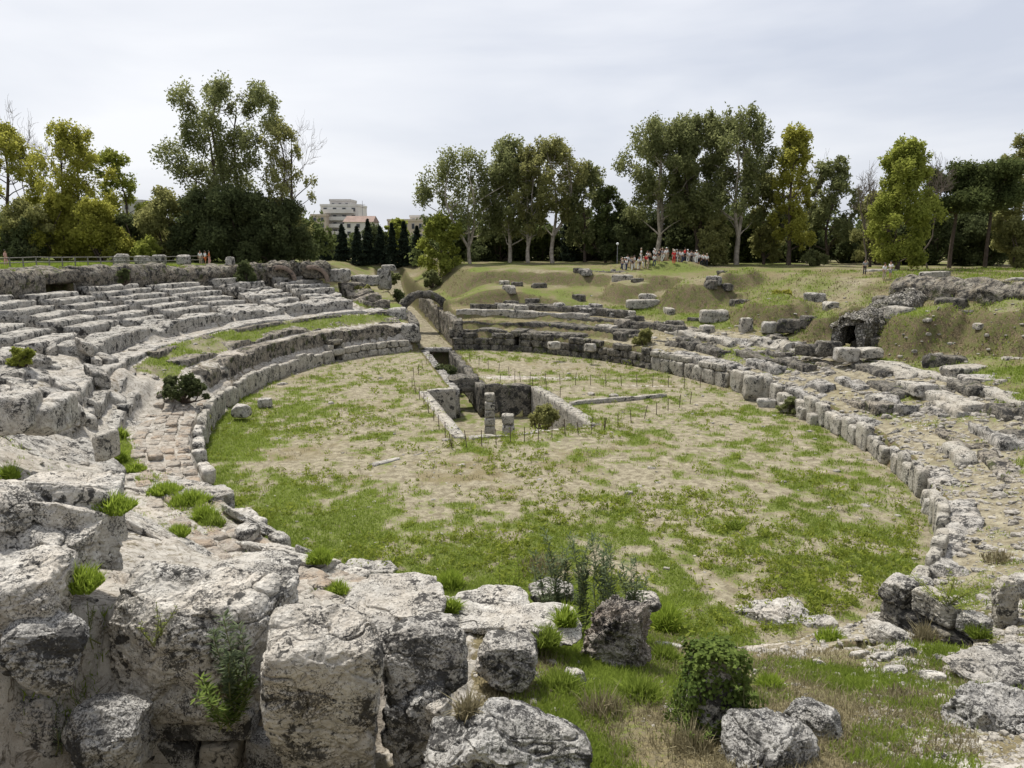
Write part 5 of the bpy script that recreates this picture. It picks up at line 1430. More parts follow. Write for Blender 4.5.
def grassfield():
    # green blades where the ground is green
    x, y = sample(330000, 1)
    z, rock, green, dry = terrain(x, y)
    pr = ss(.40, .75, green + .25 * fbm2(x, y, .7, 3, 71)) * (rock < .55) * (z > -1)
    pr = np.maximum(pr, .5 * (np.abs(fbm2(x, y, 1.5, 3, 47)) < .035) * (fbm2(x, y, 4, 2, 48) > .05) * (np.hypot(x, y) < 45) * (rock > .5))
    r = np.random.default_rng(2)
    k = r.random(len(x)) < pr
    x, y, z = x[k], y[k], z[k]; d = np.hypot(x, y)
    # every point becomes a small bunch
    nb = 4
    x = np.repeat(x, nb) + r.normal(size=len(x) * nb) * np.repeat(.03 + .0022 * d, nb); y = np.repeat(y, nb) + r.normal(size=len(y) * nb) * np.repeat(.03 + .004 * d, nb)
    z = np.repeat(z, nb) - .02; d = np.repeat(d, nb)
    g = blades(np.stack([x, y, z], -1), .11 + .0016 * d, 3, .004 + .00035 * d, .6)
    stuff('grass', g[:2], np.clip(g[2] * .6 + .4 * np.repeat(.5 + fbm2(x, y, 4, 3, 73), 5), 0, 1), 'grass', 'green grass growing over the arena floor and banks')
    # dry grass
    x, y = sample(150000, 5)
    z, rock, green, dry = terrain(x, y)
    k = r.random(len(x)) < ss(.45, .75, dry + .3 * fbm2(x, y, .9, 3, 75)) * (rock < .4) * (green < .62) * (z > -1)
    x, y, z = x[k], y[k], z[k]; d = np.hypot(x, y)
    nb = 3
    x = np.repeat(x, nb) + r.normal(size=len(x) * nb) * np.repeat(.03 + .003 * d, nb); y = np.repeat(y, nb) + r.normal(size=len(y) * nb) * np.repeat(.03 + .004 * d, nb)
    z = np.repeat(z, nb) - .02; d = np.repeat(d, nb)
    g = blades(np.stack([x, y, z], -1), .13 + .001 * d, 6, .003 + .0003 * d, .9)
    stuff('dry_grass', g[:2], g[2], 'straw', 'dry straw-coloured grass on the banks and arena')
    x, y = sample(45000, 15, -.2, .8, 45, 118)
    ds = .5
    z = terrain(x, y)[0]; sl = np.hypot(terrain(x + ds, y)[0] - z, terrain(x, y + ds)[0] - z) / ds
    t, e, r2 = invE(x, y)
    k = (sl > .34) & (e > 6) & (fbm2(x, y, 1.5, 3, 97) > -.05)
    x, y, z = x[k], y[k], z[k]; nb = 3
    x = np.repeat(x, nb) + r.normal(size=len(x) * nb) * .25; y = np.repeat(y, nb) + r.normal(size=len(y) * nb) * .25; z = np.repeat(z, nb) - .05
    g = blades(np.stack([x, y, z], -1), .24, 16, .035, 1.2)
    stuff('dry_stems', g[:2], g[2], 'stems', 'brown dead stems and dry grass hanging on the steep earth banks')
    # leafy weeds dotted over the arena
    x, y = sample(22000, 9, -.62, .62, 22, 85)
    t, e, r2 = invE(x, y)
    z, rock, green, dry = terrain(x, y)
    k = (r2 < .97) & (z > -1) & (r.random(len(x)) < np.clip(.05 + .75 * ss(-.1, .45, fbm2(x, y, 5, 3, 81)), 0, 1) * .55)
    x, y, z = x[k], y[k], z[k]
    sz = r.uniform(.04, .13, len(x)) * (1 + r.random(len(x)) ** 8 * 1.6) * np.where(r.random(len(x)) < .05, 1.9, 1)
    nb = 26
    off = r.normal(size=(len(x) * nb, 3)) * np.repeat(sz, nb)[:, None]; off[:, 2] = np.abs(off[:, 2]) * 1.1
    pos = np.stack([np.repeat(x, nb), np.repeat(y, nb), np.repeat(z, nb)], -1) + off
    V, f_, rn = quads(pos, np.repeat(.035 + sz * .22, nb), 2.2, 10, .8)
    stuff('weeds', (V, [f_]), rn, 'weed', 'small yellow-green weeds dotted over the arena floor')
    # rubble
    x, y = sample(150000, 12, -.8, .85, 8, 80)
    t, e, r2 = invE(x, y); td = np.degrees(t)
    z, rock, green, dry = terrain(x, y)
    d = np.hypot(x, y)
    p = np.zeros(len(x))
    p = np.where((td > 60) & (e > .6) & (e < 8.5), .48 + .9 * fbm2(x, y, 1.6, 4, 91), p)
    p = np.where((td > 8) & (td <= 60) & (e > .8) & (e < 8), .30 + .5 * fbm2(x, y, 2.5, 3, 91), p)
    p = np.where((td > 30) & (e > 8.5) & (e < 24), .03 + .25 * fbm2(x, y, 3.5, 3, 92), p)
    p = np.where((td < -10) & (e > .8) & (e < 8), .03 + .16 * fbm2(x, y, 2.5, 3, 93), p)
    p = np.where((r2 < 1), .01, p)
    p = np.where((d < 21), np.where(x / y > .1, .05 + .22 * fbm2(x, y, 1.5, 3, 94), .10 + .2 * fbm2(x, y, .8, 3, 96)), p)
    p = np.where((d < 26) & (x / y > .5), .55 + .4 * fbm2(x, y, 1.5, 3, 95), p)
    k = (r.random(len(x)) < p) & (z > -1)
    x, y, z, d = x[k], y[k], z[k], d[k]
    var = [rock_geo((1, .8, .6), 3000 + q, 3, 4, 5, .12)[0] for q in range(8)]
    Fc = cubesphere(3)[1]
    n = len(x); nv = len(var[0])
    s = (.036 + .0024 * d) * np.exp(.62 * r.normal(size=n)).clip(.4, 4.5) * np.clip(d / 18, .5, 1.0)
    base = np.array(var)[r.integers(0, 8, n)]
    an = r.uniform(0, 6.28, n); c, si = np.cos(an)[:, None], np.sin(an)[:, None]
    V = np.stack([base[:, :, 0] * c - base[:, :, 1] * si, base[:, :, 0] * si + base[:, :, 1] * c, base[:, :, 2] * r.uniform(.5, 1.0, n)[:, None]], -1) * s[:, None, None]
    V = V + np.stack([x, y, z + s * r.uniform(-.15, .12, n)], -1)[:, None, :]
    fc = (Fc[None] + (np.arange(n) * nv)[:, None, None]).reshape(-1, 4)
    obj('rubble', mesh('rubble', V.reshape(-1, 3), fc, M['pebble'], False), None, None, 0, 'loose rubble stones strewn over the tracks and tiers', None, None, 'stuff')
    print('rubble', n)


def tuft(px, py, d, wpx, hpx, label, mat='tuft', n=420, seed=0, group='bright green tufts on the rocks', wide=1.0):
    b, nr_ = hit(px, py); d = float(np.clip(b[1], d * .6, d * 1.5)); W = wpx * d / F; Hh = hpx * d / F
    r = np.random.default_rng(seed)
    q = np.clip(r.normal(size=(n, 3)), -1.5, 1.5) * W * .26; q[:, 2] = -.04
    q[:, 1] *= .8
    edge = np.clip(1 - np.hypot(q[:, 0], q[:, 1]) / (W * .8), .35, 1)
    V, f_, rn = blades(q, Hh * 1.05 * edge, seed, .006 * wide + .0006 * d, .55)
    o = obj('grass_tuft', mesh('grass_tuft', V, f_, M[mat], False, dict(rnd=rn)), None, b, 0, label, 'grass tuft', group)
    return o


TUFTS = [(110, 508, 12.8, 46, 22, 'bright tuft in the middle of the pale slabs, upper left'), (178, 534, 12.0, 34, 20, 'bright tuft just below the grassy gutter'), (205, 520, 14.5, 36, 30, 'bright tuft at the lower end of the grassy gutter'),
         (190, 502, 16.5, 50, 22, 'wide bright tuft in the grassy gutter'), (165, 492, 18.5, 40, 16, 'bright tuft at the top of the grassy gutter'), (10, 478, 14.5, 22, 26, 'bright tuft at the left edge above the pale slabs'), (78, 585, 9.2, 46, 30, 'dense tuft at the foot of the big block, left'),
         (320, 560, 14.2, 32, 20, 'bright tuft left of the pale rim slabs'), (450, 586, 14.0, 36, 28, 'leafy bright tuft between the pale rim slabs'), (452, 610, 12.8, 16, 20, 'small tuft under the leafy bright one'), (338, 592, 12.5, 26, 20, 'yellowish tuft above the square pillar block'),
         (121, 437, 25, 14, 14, 'small tuft beside the paved band'), (120, 462, 24, 12, 20, 'narrow tuft by the upright slab on the left'), (135, 470, 21, 24, 12, 'low tuft at the corner of the paved band'), (566, 622, 13.0, 22, 26, 'tuft at the left foot of the conglomerate boulder'),
         (665, 628, 13.2, 36, 46, 'tall leafy tuft right of the conglomerate boulder'), (573, 602, 14.0, 24, 24, 'tuft between the two small rim stones'), (770, 690, 10.4, 32, 24, 'tuft beside the ivy boulder'), (830, 640, 15, 30, 18, 'grass tuft on the grassy ramp'),
         (545, 640, 11.6, 34, 20, 'tuft right of the round dark-topped boulder'), (560, 690, 10.0, 50, 26, 'grassy tuft above the front boulder'), (640, 700, 9.6, 50, 34, 'grassy tuft between front boulder and ivy boulder'), (735, 528, 28.5, 22, 12, 'larger green weed clump in the arena right of centre'),
         (664, 662, 12, 34, 26, 'tuft between conglomerate and ivy boulder'), (215, 525, 13.2, 30, 22, 'short tuft at the end of the gutter'), (978, 634, 17, 22, 16, 'green tuft before the leaning upright stone'), (860, 690, 12, 30, 14, 'thin tuft on the bare part of the ramp'), (945, 655, 16, 40, 14, 'grass strip at the mouth of the trench')]
for k, (px, py, d, w, h, lab) in enumerate(TUFTS):
    tuft(px, py, d, w * 1.1, h, lab, seed=40 + k, n=900 if w > 30 else 520, mat='tuft' if k < 19 else 'grass')
DRYT = [(600, 715, 9.2, 60, 40, 'dry straw clump at the right of the front boulder'), (690, 750, 8.0, 60, 40, 'dry straw clump at the foot of the ivy boulder'), (468, 712, 8.6, 30, 30, 'dry straw in the gap beside the square pillar block'), (232, 690, 8.6, 40, 26, 'dry straw on the ledge under the spurge'),
        (905, 700, 11, 70, 20, 'dry straw on the bare right part of the ramp'), (1000, 560, 24, 40, 14, 'dry straw on the right track'), (925, 640, 17, 30, 26, 'straw in the trench'), (545, 570, 21, 60, 22, 'dry weeds along the rim behind the slabs')]
for k, (px, py, d, w, h, lab) in enumerate(DRYT):
    tuft(px, py, d, w, h, lab, 'straw', 260, 300 + k, 'dry straw clumps', .8)


def leafy_stem(px, py, d, hpx, label, seed, mat, nst=3, spread=.12, leafn=70, ll=.07, name='spurge_plant', cat='plant', group=None, ground=False, top=None, fixed=False):
    if fixed:
        b = P(px, py, d)
    elif ground:
        b = P(px, py, d); b[2] = hz(b[0], b[1])
        if top: hpx = (P(px, top, d)[2] - b[2]) * F / d
    else:
        b, nr_ = hit(px, py); d = float(np.clip(b[1], d * .6, d * 1.5))
    Hh = hpx * d / F
    r = np.random.default_rng(seed)
    root = empty(name, b, label, cat, group)
    wood = []; Ls = []; Rn = []
    for s in range(nst):
        p0 = np.array([r.normal() * .05, r.normal() * .05, -.05]); p1 = np.array([r.normal() * spread * Hh, r.normal() * spread * Hh, Hh * r.uniform(.6, 1.0) if s else Hh])
        g_ = limb(p0, p1, .010, .004, r, .05, 6); wood.append(g_)
        ax = g_[0].reshape(6, 6, 3).mean(1)
        n = leafn
        t_ = r.uniform(.15, 1, n) * 5; i = np.minimum(t_.astype(int), 4); base = ax[i] + (ax[i + 1] - ax[i]) * (t_ - i)[:, None]
        an = r.uniform(0, 6.28, n); up = r.uniform(-.1, .8, n)
        dv = np.stack([np.cos(an), np.sin(an), up], -1); dv /= np.linalg.norm(dv, axis=1)[:, None]
        L = ll * r.uniform(.7, 1.3, n)[:, None]; sd = np.cross(dv, [0, 0, 1.0]); sd /= np.linalg.norm(sd, axis=1)[:, None]
        Ls.append(np.stack([base, base + dv * L * .5 + sd * L * .11, base + dv * L, base + dv * L * .5 - sd * L * .11], 1).reshape(-1, 3)); Rn.append(np.repeat(r.random(n), 4))
    V, f_ = join(wood)
    obj('stem', mesh('stem', V, f_, M['stem']), root)
    V = np.concatenate(Ls)
    obj('leaves', mesh('leaves', V, np.arange(len(V)).reshape(-1, 4), M[mat], False, dict(rnd=np.concatenate(Rn))), root)


leafy_stem(232, 716, 8.1, 128, 'tall spurge with narrow grey-green leaves before the cream rock face', 1, 'spurge', 4, .07, 170, .11, fixed=True)
leafy_stem(228, 722, 8.0, 66, 'dark leafy spurge low in the corner beside the square pillar block', 2, 'ivy', 8, .34, 90, .11, fixed=True)
leafy_stem(688, 742, 8.6, 40, 'straggling green stems at the left foot of the ivy boulder', 41, 'ivy', 9, .6, 60, .06, 'creeper')
leafy_stem(742, 700, 9, 46, 'loose ivy stems sticking out on the right of the ivy boulder', 42, 'ivy', 7, .5, 50, .06, 'creeper')
leafy_stem(948, 604, 18.6, 30, 'leafy creeper spreading on the fill behind the trench wall', 9, 'weed', 16, .9, 60, .10, 'creeper')
leafy_stem(90, 640, 8.5, 50, 'wispy plant hanging between the lichened left blocks', 3, 'ivy', 5, .35, 30, .05)
leafy_stem(60, 750, 7.7, 60, 'small flowering weed low at the left corner', 4, 'spurge', 5, .25, 30, .06)
leafy_stem(160, 640, 8.7, 40, 'thin weed on the black-lichened face', 5, 'weed', 4, .3, 30, .05)
for k, (px, h, lab) in enumerate(((548, 44, 'leftmost thistle stem rising behind the rim stones'), (566, 56, 'second thistle stem from the left behind the rim stones'), (584, 60, 'tallest thistle stem behind the rim stones'), (602, 54, 'fourth thistle stem behind the rim stones'), (618, 58, 'fifth thistle stem, above the conglomerate boulder'), (636, 46, 'rightmost thistle stem above the conglomerate boulder'))):
    leafy_stem(px, 598, 14.6, h, lab, 20 + k, 'spurge', 5, .11, 120, .15, 'thistle', 'plant', 'thistles behind the rim stones', ground=True, top=592 - h)
leafy_stem(512, 590, 14.6, 34, 'feathery green clump left of the thistles', 30, 'grass', 14, .2, 80, .10, 'weed_clump', ground=True, top=562)

# ------------------------------------------------------------------ scattered cut blocks, right side
BL = [
    ((972, 336, 1012, 351), 57, 1.2, 'square pale block at the right edge below the mound'), ((925, 352, 965, 366), 56, 1.4, 'dark block behind the long low slab on the right'), ((938, 362, 1000, 374), 53, 1.6, 'long low slab lying before the right mounds'), ((962, 372, 1002, 384), 50, 1.5, 'flat slab in front of the long low slab'),
    ((1003, 354, 1030, 370), 53, 1.2, 'squared pale block at the very right edge'), ((968, 383, 1000, 396), 48, 1.3, 'low step block at the end of the pale kerb'), ((1000, 388, 1030, 400), 47, 1.2, 'low block at the right picture edge beside the kerb'), ((940, 338, 962, 352), 59, 1.2, 'rounded block propping the right mound'),
    ((955, 335, 985, 346), 61, 1.3, 'pale jutting rock under the right mound'), ((835, 345, 858, 358), 60, 1.1, 'pale block before the vault mouth'), ((858, 345, 882, 354), 60, 1.2, 'flat block right of the vault mouth'), ((882, 336, 898, 352), 62, 1.2, 'block pile at the right foot of the vault'), ((815, 338, 840, 352), 62, 1.3, 'dark block left of the vault mouth'),
    ((796, 342, 822, 352), 63, 1.3, 'flat dark block on the path left of the vault'), ((778, 317, 805, 330), 72, 1.5, 'squared dark block between two mounds'), ((800, 314, 818, 326), 71, 1.1, 'pale squared block beside the dark one between mounds'), ((740, 316, 752, 330), 76, 1.0, 'upright stone on the right bank'), ((700, 308, 728, 320), 82, 1.6, 'squared block at the foot of the brown mound'), ((762, 320, 776, 330), 74, 1.0, 'small block right of the upright stone'),
    ((824, 300, 838, 308), 76, 1.0, 'pale block high on the bank'), ((744, 372, 774, 398), 60, 1.3, 'big square block at the gap of the podium wall'), ((757, 396, 776, 405), 57.5, .9, 'fallen block at the foot of the big square one'), ((780, 400, 794, 408), 55.5, .9, 'small fallen block on the arena edge'), ((700, 372, 716, 382), 70, 1.0, 'fallen stone at the foot of the right podium wall'),
    ((672, 362, 684, 370), 74, .8, 'white fallen stone below the right podium wall'), ((798, 404, 812, 418), 53.5, .9, 'fallen stone before the upright slabs'), ((808, 410, 822, 424), 52, .9, 'second fallen stone before the upright slabs'), ((884, 452, 894, 466), 43, .7, 'left one of two small blocks standing on the arena edge'), ((890, 456, 903, 469), 42, .7, 'right one of two small blocks standing on the arena edge'),
    ((906, 436, 926, 450), 43.5, .8, 'pale capstone on the right podium wall'), ((922, 440, 944, 456), 42, .9, 'long pale capstone tilted on the right podium wall'), ((945, 455, 985, 472), 39, 1.0, 'dark flat boulder on the track edge'), ((920, 482, 938, 500), 36.5, .8, 'leaning block near the broken podium'), ((925, 494, 945, 514), 34, .8, 'broken block with a pale top at the arena edge'),
    ((952, 508, 976, 530), 31, .8, 'white cube-like block on the near right podium'), ((948, 528, 976, 552), 29, .9, 'tilted white block in front of the cube-like one'), ((940, 470, 960, 486), 37, .9, 'pale wedge of stone on the broken podium'), ((958, 474, 982, 492), 36, .9, 'pointed flat stone tipped on the broken podium'), ((870, 392, 890, 404), 50, .9, 'small stone on the rubble track'), ((912, 380, 935, 392), 50, 1.2, 'broken kerb block on the right'),
    ((548, 366 - 26, 560, 346), 80, .8, 'white stone projecting from the far podium'), ((584, 342, 596, 348), 78, .8, 'second white stone projecting from the far podium'),
    ((588, 293, 606, 304), 98, 1.6, 'block pile between the two grassy banks'), ((626, 298, 660, 306), 92, 1.4, 'row of low blocks below the brown mound'), ((745, 276, 775, 284), 98, 1.4, 'dark low wall remnant on the upper lawn'), ((808, 274, 852, 282), 92, 1.4, 'long low wall remnant on the upper lawn left'), ((862, 268, 900, 274), 90, 1.2, 'pale low stones on the upper lawn right'), ((640, 282, 668, 292), 103, 1.5, 'dark block wall under the crowd'), ((700, 286, 730, 293), 100, 1.6, 'dark step blocks right of the crowd mound'), ((690, 278, 735, 285), 104, 1.8, 'upper dark step blocks right of the crowd mound'),
    ((936, 296, 965, 310), 68, 1.3, 'dark block set in the right rim wall'), ((955, 308, 985, 320), 66, 1.3, 'dark block at the foot of the right rim wall'), ((1006, 276, 1030, 284), 70, 1.3, 'pale stones on top of the right rim wall'), ((915, 270, 955, 276), 78, 1.0, 'white stones lying along the right rim'),
]
for k, (bx, d, dp, lab) in enumerate(BL):
    dark = 'dark' in lab
    fg('stone_block', bx, d, dp, lab, 'wall_dark' if dark else ('block' if k % 3 else 'lime'), 'stone block', random.uniform(-.5, .5), 'scattered cut blocks on the right', n=16, seed=400 + k, power=7, cuts=3, rough=.06, sink=.25)
BLL = [((210, 364, 228, 376), 61, 1.0, 'stone block on the left podium edge'), ((115, 253, 128, 263), 94, 1.2, 'dark squared stone on the left railing lawn'), ((135, 255, 150, 262), 93, 1.0, 'second stone right of the dark squared one on the lawn'), ((153, 254, 165, 263), 94, 1.2, 'third stone, tilted, on the railing lawn'), ((177, 254, 190, 262), 93, 1.0, 'white stone on the railing lawn left of the three visitors'), ((226, 256, 234, 263), 92, .8, 'white stone on the lawn right of the three visitors'),
       ((330, 268, 350, 280), 100, 1.6, 'grey block right of the twin brick arches'), ((352, 274, 380, 284), 103, 2, 'low wall blocks at the end of the left rim'), ((378, 268, 391, 288), 106, 1.2, 'upright pier stub before the cypress row'), ((382, 264, 396, 269), 106, 1.0, 'flat capstone resting on the pier stub'), ((388, 306, 408, 332), 92, 2.0, 'squared masonry block left of the gate passage'), ((402, 322, 420, 340), 88, 1.6, 'end block of the left podium at the gate'),
       ((232, 402, 250, 414), 53, .9, 'fallen stone on the grass at the left podium'), ((258, 396, 272, 404), 57, .8, 'small fallen stone on the grass beside the slabs'), ((216, 500, 232, 514), 33, .9, 'edge stone of the paved band above the arena'), ((236, 520, 258, 534), 28, .9, 'second edge stone of the paved band above the arena'),
       ((30, 395, 62, 430), 30, 2.0, 'tilted seat fragment at the left above the pale slabs'), ((48, 388, 72, 425), 31, 2.0, 'long tilted beam-like stone among the left seats'), ((0, 385, 36, 428), 29, 2.0, 'rounded seat fragment at the left picture edge')]
for k, (bx, d, dp, lab) in enumerate(BLL):
    fg('stone_block', bx, d, dp, lab, 'seat' if k < 12 else 'lime', 'stone block', random.uniform(-.4, .4), 'scattered blocks on the left', n=18, seed=600 + k, power=6, cuts=3, rough=.07, sink=.2)

# ------------------------------------------------------------------ railing and stakes
def box_geo(p, s):
    V = np.array([[x, y, z] for x in (-.5, .5) for y in (-.5, .5) for z in (-.5, .5)]) * np.array(s) + np.array(p)
    return V, np.array([[0, 1, 3, 2], [4, 6, 7, 5], [0, 4, 5, 1], [2, 3, 7, 6], [0, 2, 6, 4], [1, 5, 7, 3]])


tt = np.radians(np.linspace(-74, -27, 27)); fx, fy = E(tt, 27.5)
fz = terrain(fx, fy)[0]
fe = empty('railing', (fx[0], fy[0], fz[0]), 'long low wooden railing behind the left rim lawn', 'railing')
for i in range(len(fx)):
    g_ = box_geo((fx[i] - fx[0], fy[i] - fy[0], fz[i] - fz[0] + .5), (.10, .10, 1.15))
    obj('post', mesh('post', *g_, M['rail'], False), fe)
for hh in (.55, 1.02):
    g_ = tube(np.stack([fx - fx[0], fy - fy[0], fz - fz[0] + hh], -1), [.05] * len(fx), 6)
    obj('rail', mesh('rail', *g_, M['rail']), fe)


def stakes(p, q, n, label, seed):
    r = np.random.default_rng(seed)
    a = G(*p); b = G(*q)
    root = empty('stake_fence', a, label, 'fence', 'wire fences on iron stakes')
    tops = []
    for i in range(n):
        c = a + (b - a) * i / (n - 1); c[2] = hz(c[0], c[1]); c[2] = max(c[2], -.1)
        t = c + np.array([r.normal() * .06, r.normal() * .06, 1.0 + r.normal() * .07])
        V, f_ = tube([c - a - np.array([0, 0, .1]), t - a], [.028, .026], 6)
        obj('stake', mesh('stake', V, f_, M['stake']), root); tops.append(t - a)
    for dz in (.08, .5):
        V, f_ = tube(np.array(tops) - np.array([0, 0, dz]), [.006] * n, 4)
        obj('wire', mesh('wire', V, f_, M['stake']), root)


stakes((412, 388), (452, 448), 9, 'stake fence along the left of the sunken pit', 1)
stakes((452, 450), (604, 432), 12, 'stake fence along the near side of the sunken pit', 2)
stakes((604, 432), (690, 404), 8, 'stake fence right of the sunken pit', 3)
stakes((414, 380), (436, 352), 7, 'stake fence left of the channel', 4)
stakes((470, 362), (560, 398), 9, 'stake fence slanting behind the sunken pit', 5)
stakes((500, 383), (700, 388), 14, 'long stake fence crossing the far right of the arena', 6)

# ------------------------------------------------------------------ town buildings
def building(px0, py0, px1, py1, d, depth, mat, label, rows, cols, name='apartment_building', roof=None, balcony=False):
    a = P(px0, py1, d); b = P(px1, py0, d)
    w = b[0] - a[0]; z0 = 6.0; h = b[2] - z0
    vis = b[2] - a[2]
    root = empty(name, ((a[0] + b[0]) / 2, d, z0), label, 'building', 'town buildings behind the trees')
    obj('wall', mesh('wall', *box_geo((0, depth / 2, h / 2), (w, depth, h)), M[mat], False), root)
    if roof == 'tile':
        V = np.array([(-w / 2 - .4, -.4, h), (w / 2 + .4, -.4, h), (w / 2 + .4, depth + .4, h), (-w / 2 - .4, depth + .4, h), (-w / 2 - .2, depth / 2, h + 1.8), (w / 2 + .2, depth / 2, h + 1.8)])
        obj('roof', mesh('roof', V, [np.array([[0, 1, 5, 4], [2, 3, 4, 5], [3, 2, 1, 0]]), np.array([[0, 4, 3], [1, 2, 5]])], M['roof_tile'], False), root)
    else:
        obj('parapet', mesh('parapet', *join([box_geo((0, -.05, h + .25), (w + .3, .3, .6)), box_geo((w / 2, depth / 2, h + .25), (.3, depth, .6)), box_geo((-w / 2, depth / 2, h + .25), (.3, depth, .6))]), M[mat], False), root)
    fh = vis / rows
    for i in range(rows):
        for j in range(cols):
            wx = -w / 2 + w * (j + .5) / cols; wz = h - vis + fh * (i + .5)
            win = obj('window', mesh('window', *box_geo((wx, -.06, wz), (w / cols * .42, .16, fh * .55)), M['plaster_grey'], False), root)
            obj('pane', mesh('pane', *box_geo((wx, -.16, wz), (w / cols * .34, .06, fh * .48)), M['window'], False), win)
        if balcony:
            obj('balcony', mesh('balcony', *join([box_geo((0, -.9, h - vis + fh * i + .1), (w * .8, 1.5, .2)), box_geo((0, -1.6, h - vis + fh * i + .6), (w * .8, .12, 1.0))]), M['plaster_white'], False), root)
    return root


building(322, 206, 358, 242, 235, 14, 'plaster_white', 'white stepped apartment block with balconies above the cypress row', 5, 4, balcony=True)
building(330, 201, 350, 210, 240, 10, 'plaster_grey', 'set-back top storey of the white apartment block', 1, 3)
building(312, 216, 326, 242, 230, 12, 'plaster_cream', 'cream building at the left of the white apartment block', 4, 2)
b1 = building(345, 222, 372, 245, 220, 10, 'plaster_white', 'low white house with a clay roof above the cypress row', 3, 3, 'house', 'tile')
building(388, 221, 424, 242, 230, 16, 'plaster_cream', 'flat cream building left of the bright green tree', 2, 5)
building(410, 217, 424, 224, 236, 9, 'plaster_white', 'small white roof block on the flat cream building', 1, 2)
building(124, 202, 142, 232, 190, 12, 'plaster_grey', 'grey building between the left trees', 3, 2)
an_ = P(363, 222, 228)
at = empty('antenna_mast', an_, 'thin antenna mast over the low white house', 'antenna')
obj('mast', mesh('mast', *tube([(0, 0, -2), (0, 0, 6.0)], [.12, .06], 6), M['metal']), at)
obj('crossbar', mesh('crossbar', *tube([(-.8, 0, 5), (.8, 0, 5)], [.06, .06], 5), M['metal']), at)
obj('crossbar', mesh('crossbar', *tube([(-.5, 0, 4.2), (.5, 0, 4.2)], [.06, .06], 5), M['metal']), at)
# two lamps by the middle grove
lp = P(617, 268, 118)
lm = empty('street_lamp', lp, 'white globe lamp post under the middle grove', 'lamp post')
obj('post', mesh('post', *tube([(0, 0, -.3), (0, 0, 3.4)], [.06, .045], 6), M['metal']), lm)
V, f_ = rock_geo((.42, .42, .42), 1, 6, 2, 0, 0); obj('globe', mesh('globe', V + np.array([0, 0, 3.6]), f_, M['cloth_white']), lm)

grassfield()

# ------------------------------------------------------------------ people
def skin_mesh(name, pts, edges, radii, root=0, sub=1):
    me = bpy.data.meshes.new('tmp'); me.from_pydata(pts, edges, [])
    o = bpy.data.objects.new('tmp', me); COL.objects.link(o)
    md = o.modifiers.new('s', 'SKIN'); md.use_smooth_shade = True
    for i, v in enumerate(me.skin_vertices[0].data):
        v.radius = radii[i] if isinstance(radii[i], tuple) else (radii[i], radii[i]); v.use_root = i == root
    s = o.modifiers.new('d', 'SUBSURF'); s.levels = sub; s.render_levels = sub
    dg = bpy.context.evaluated_depsgraph_get()
    out = bpy.data.meshes.new_from_object(o.evaluated_get(dg)); out.name = name
    bpy.data.objects.remove(o); bpy.data.meshes.remove(me)
    for p in out.polygons: p.use_smooth = True
    return out


def person_proto(pose):
    """joints of one standing figure, 1.7 m"""
    if pose == 0: la, ra = [(.24, .02, 1.12), (.25, -.08, .86)], [(-.24, .02, 1.12), (-.24, -.04, .86)]
    elif pose == 1: la, ra = [(.25, .03, 1.12), (.16, -.22, 1.12)], [(-.24, .03, 1.12), (-.17, -.22, 1.18)]
    else: la, ra = [(.30, .03, 1.14), (.16, -.05, .98)], [(-.23, .02, 1.12), (-.22, -.12, .90)]
    st = .05 if pose != 2 else .12
    pts = [(0, 0, .95), (0, .01, 1.18), (0, 0, 1.40), (0, -.01, 1.50), (0, -.03, 1.58), (0, -.02, 1.68),
           (.17, 0, 1.40), la[0], la[1], (la[1][0], la[1][1] - .03, la[1][2] - .09), (-.17, 0, 1.40), ra[0], ra[1], (ra[1][0], ra[1][1] - .03, ra[1][2] - .09),
           (.09, 0, .90), (.10, -st, .50), (.10, st * .6, .08), (.11, st * .6 - .14, .04), (-.09, 0, .90), (-.10, st * .5, .50), (-.10, st, .08), (-.11, st - .14, .04)]
    ed = [(0, 1), (1, 2), (2, 3), (3, 4), (4, 5), (2, 6), (6, 7), (7, 8), (8, 9), (2, 10), (10, 11), (11, 12), (12, 13), (0, 14), (14, 15), (15, 16), (16, 17), (0, 18), (18, 19), (19, 20), (20, 21)]
    rd = [(.13, .10), (.13, .09), (.12, .09), .05, (.085, .10), (.075, .085), .055, .042, .035, .035, .055, .042, .035, .035, .075, .055, .042, .04, .075, .055, .042, .04]
    body = skin_mesh('person_body', pts, ed, rd)
    ti = [0, 1, 2, 6, 7, 10, 11]; mp = {v: i for i, v in enumerate(ti)}
    shirt = skin_mesh('shirt', [pts[i] for i in ti], [(mp[a], mp[b]) for a, b in ed if a in mp and b in mp], [(.155, .12), (.15, .11), (.145, .11), .075, .055, .075, .055])
    ti = [0, 14, 15, 18, 19] + ([16, 20] if pose != 1 else []); mp = {v: i for i, v in enumerate(ti)}
    tr = skin_mesh('trousers', [pts[i] for i in ti], [(mp[a], mp[b]) for a, b in ed if a in mp and b in mp], [(.145, .115), .095, .072, .095, .072] + ([.06, .06] if pose != 1 else []))
    hv, hf = rock_geo((.20, .23, .18), 3, 6, 2, 0, .03)
    hair = mesh('hair', hv + np.array([0, .02, 1.69]), hf, None)
    nv, nf = rock_geo((.03, .035, .04), 3, 3, 2, 0, 0)
    body.materials.append(M['skin'])
    return body, shirt, tr, hair


PROTO = [person_proto(k) for k in range(3)]
for pr in PROTO:
    for me in pr[1:]: me.materials.append(M['cloth_white'])


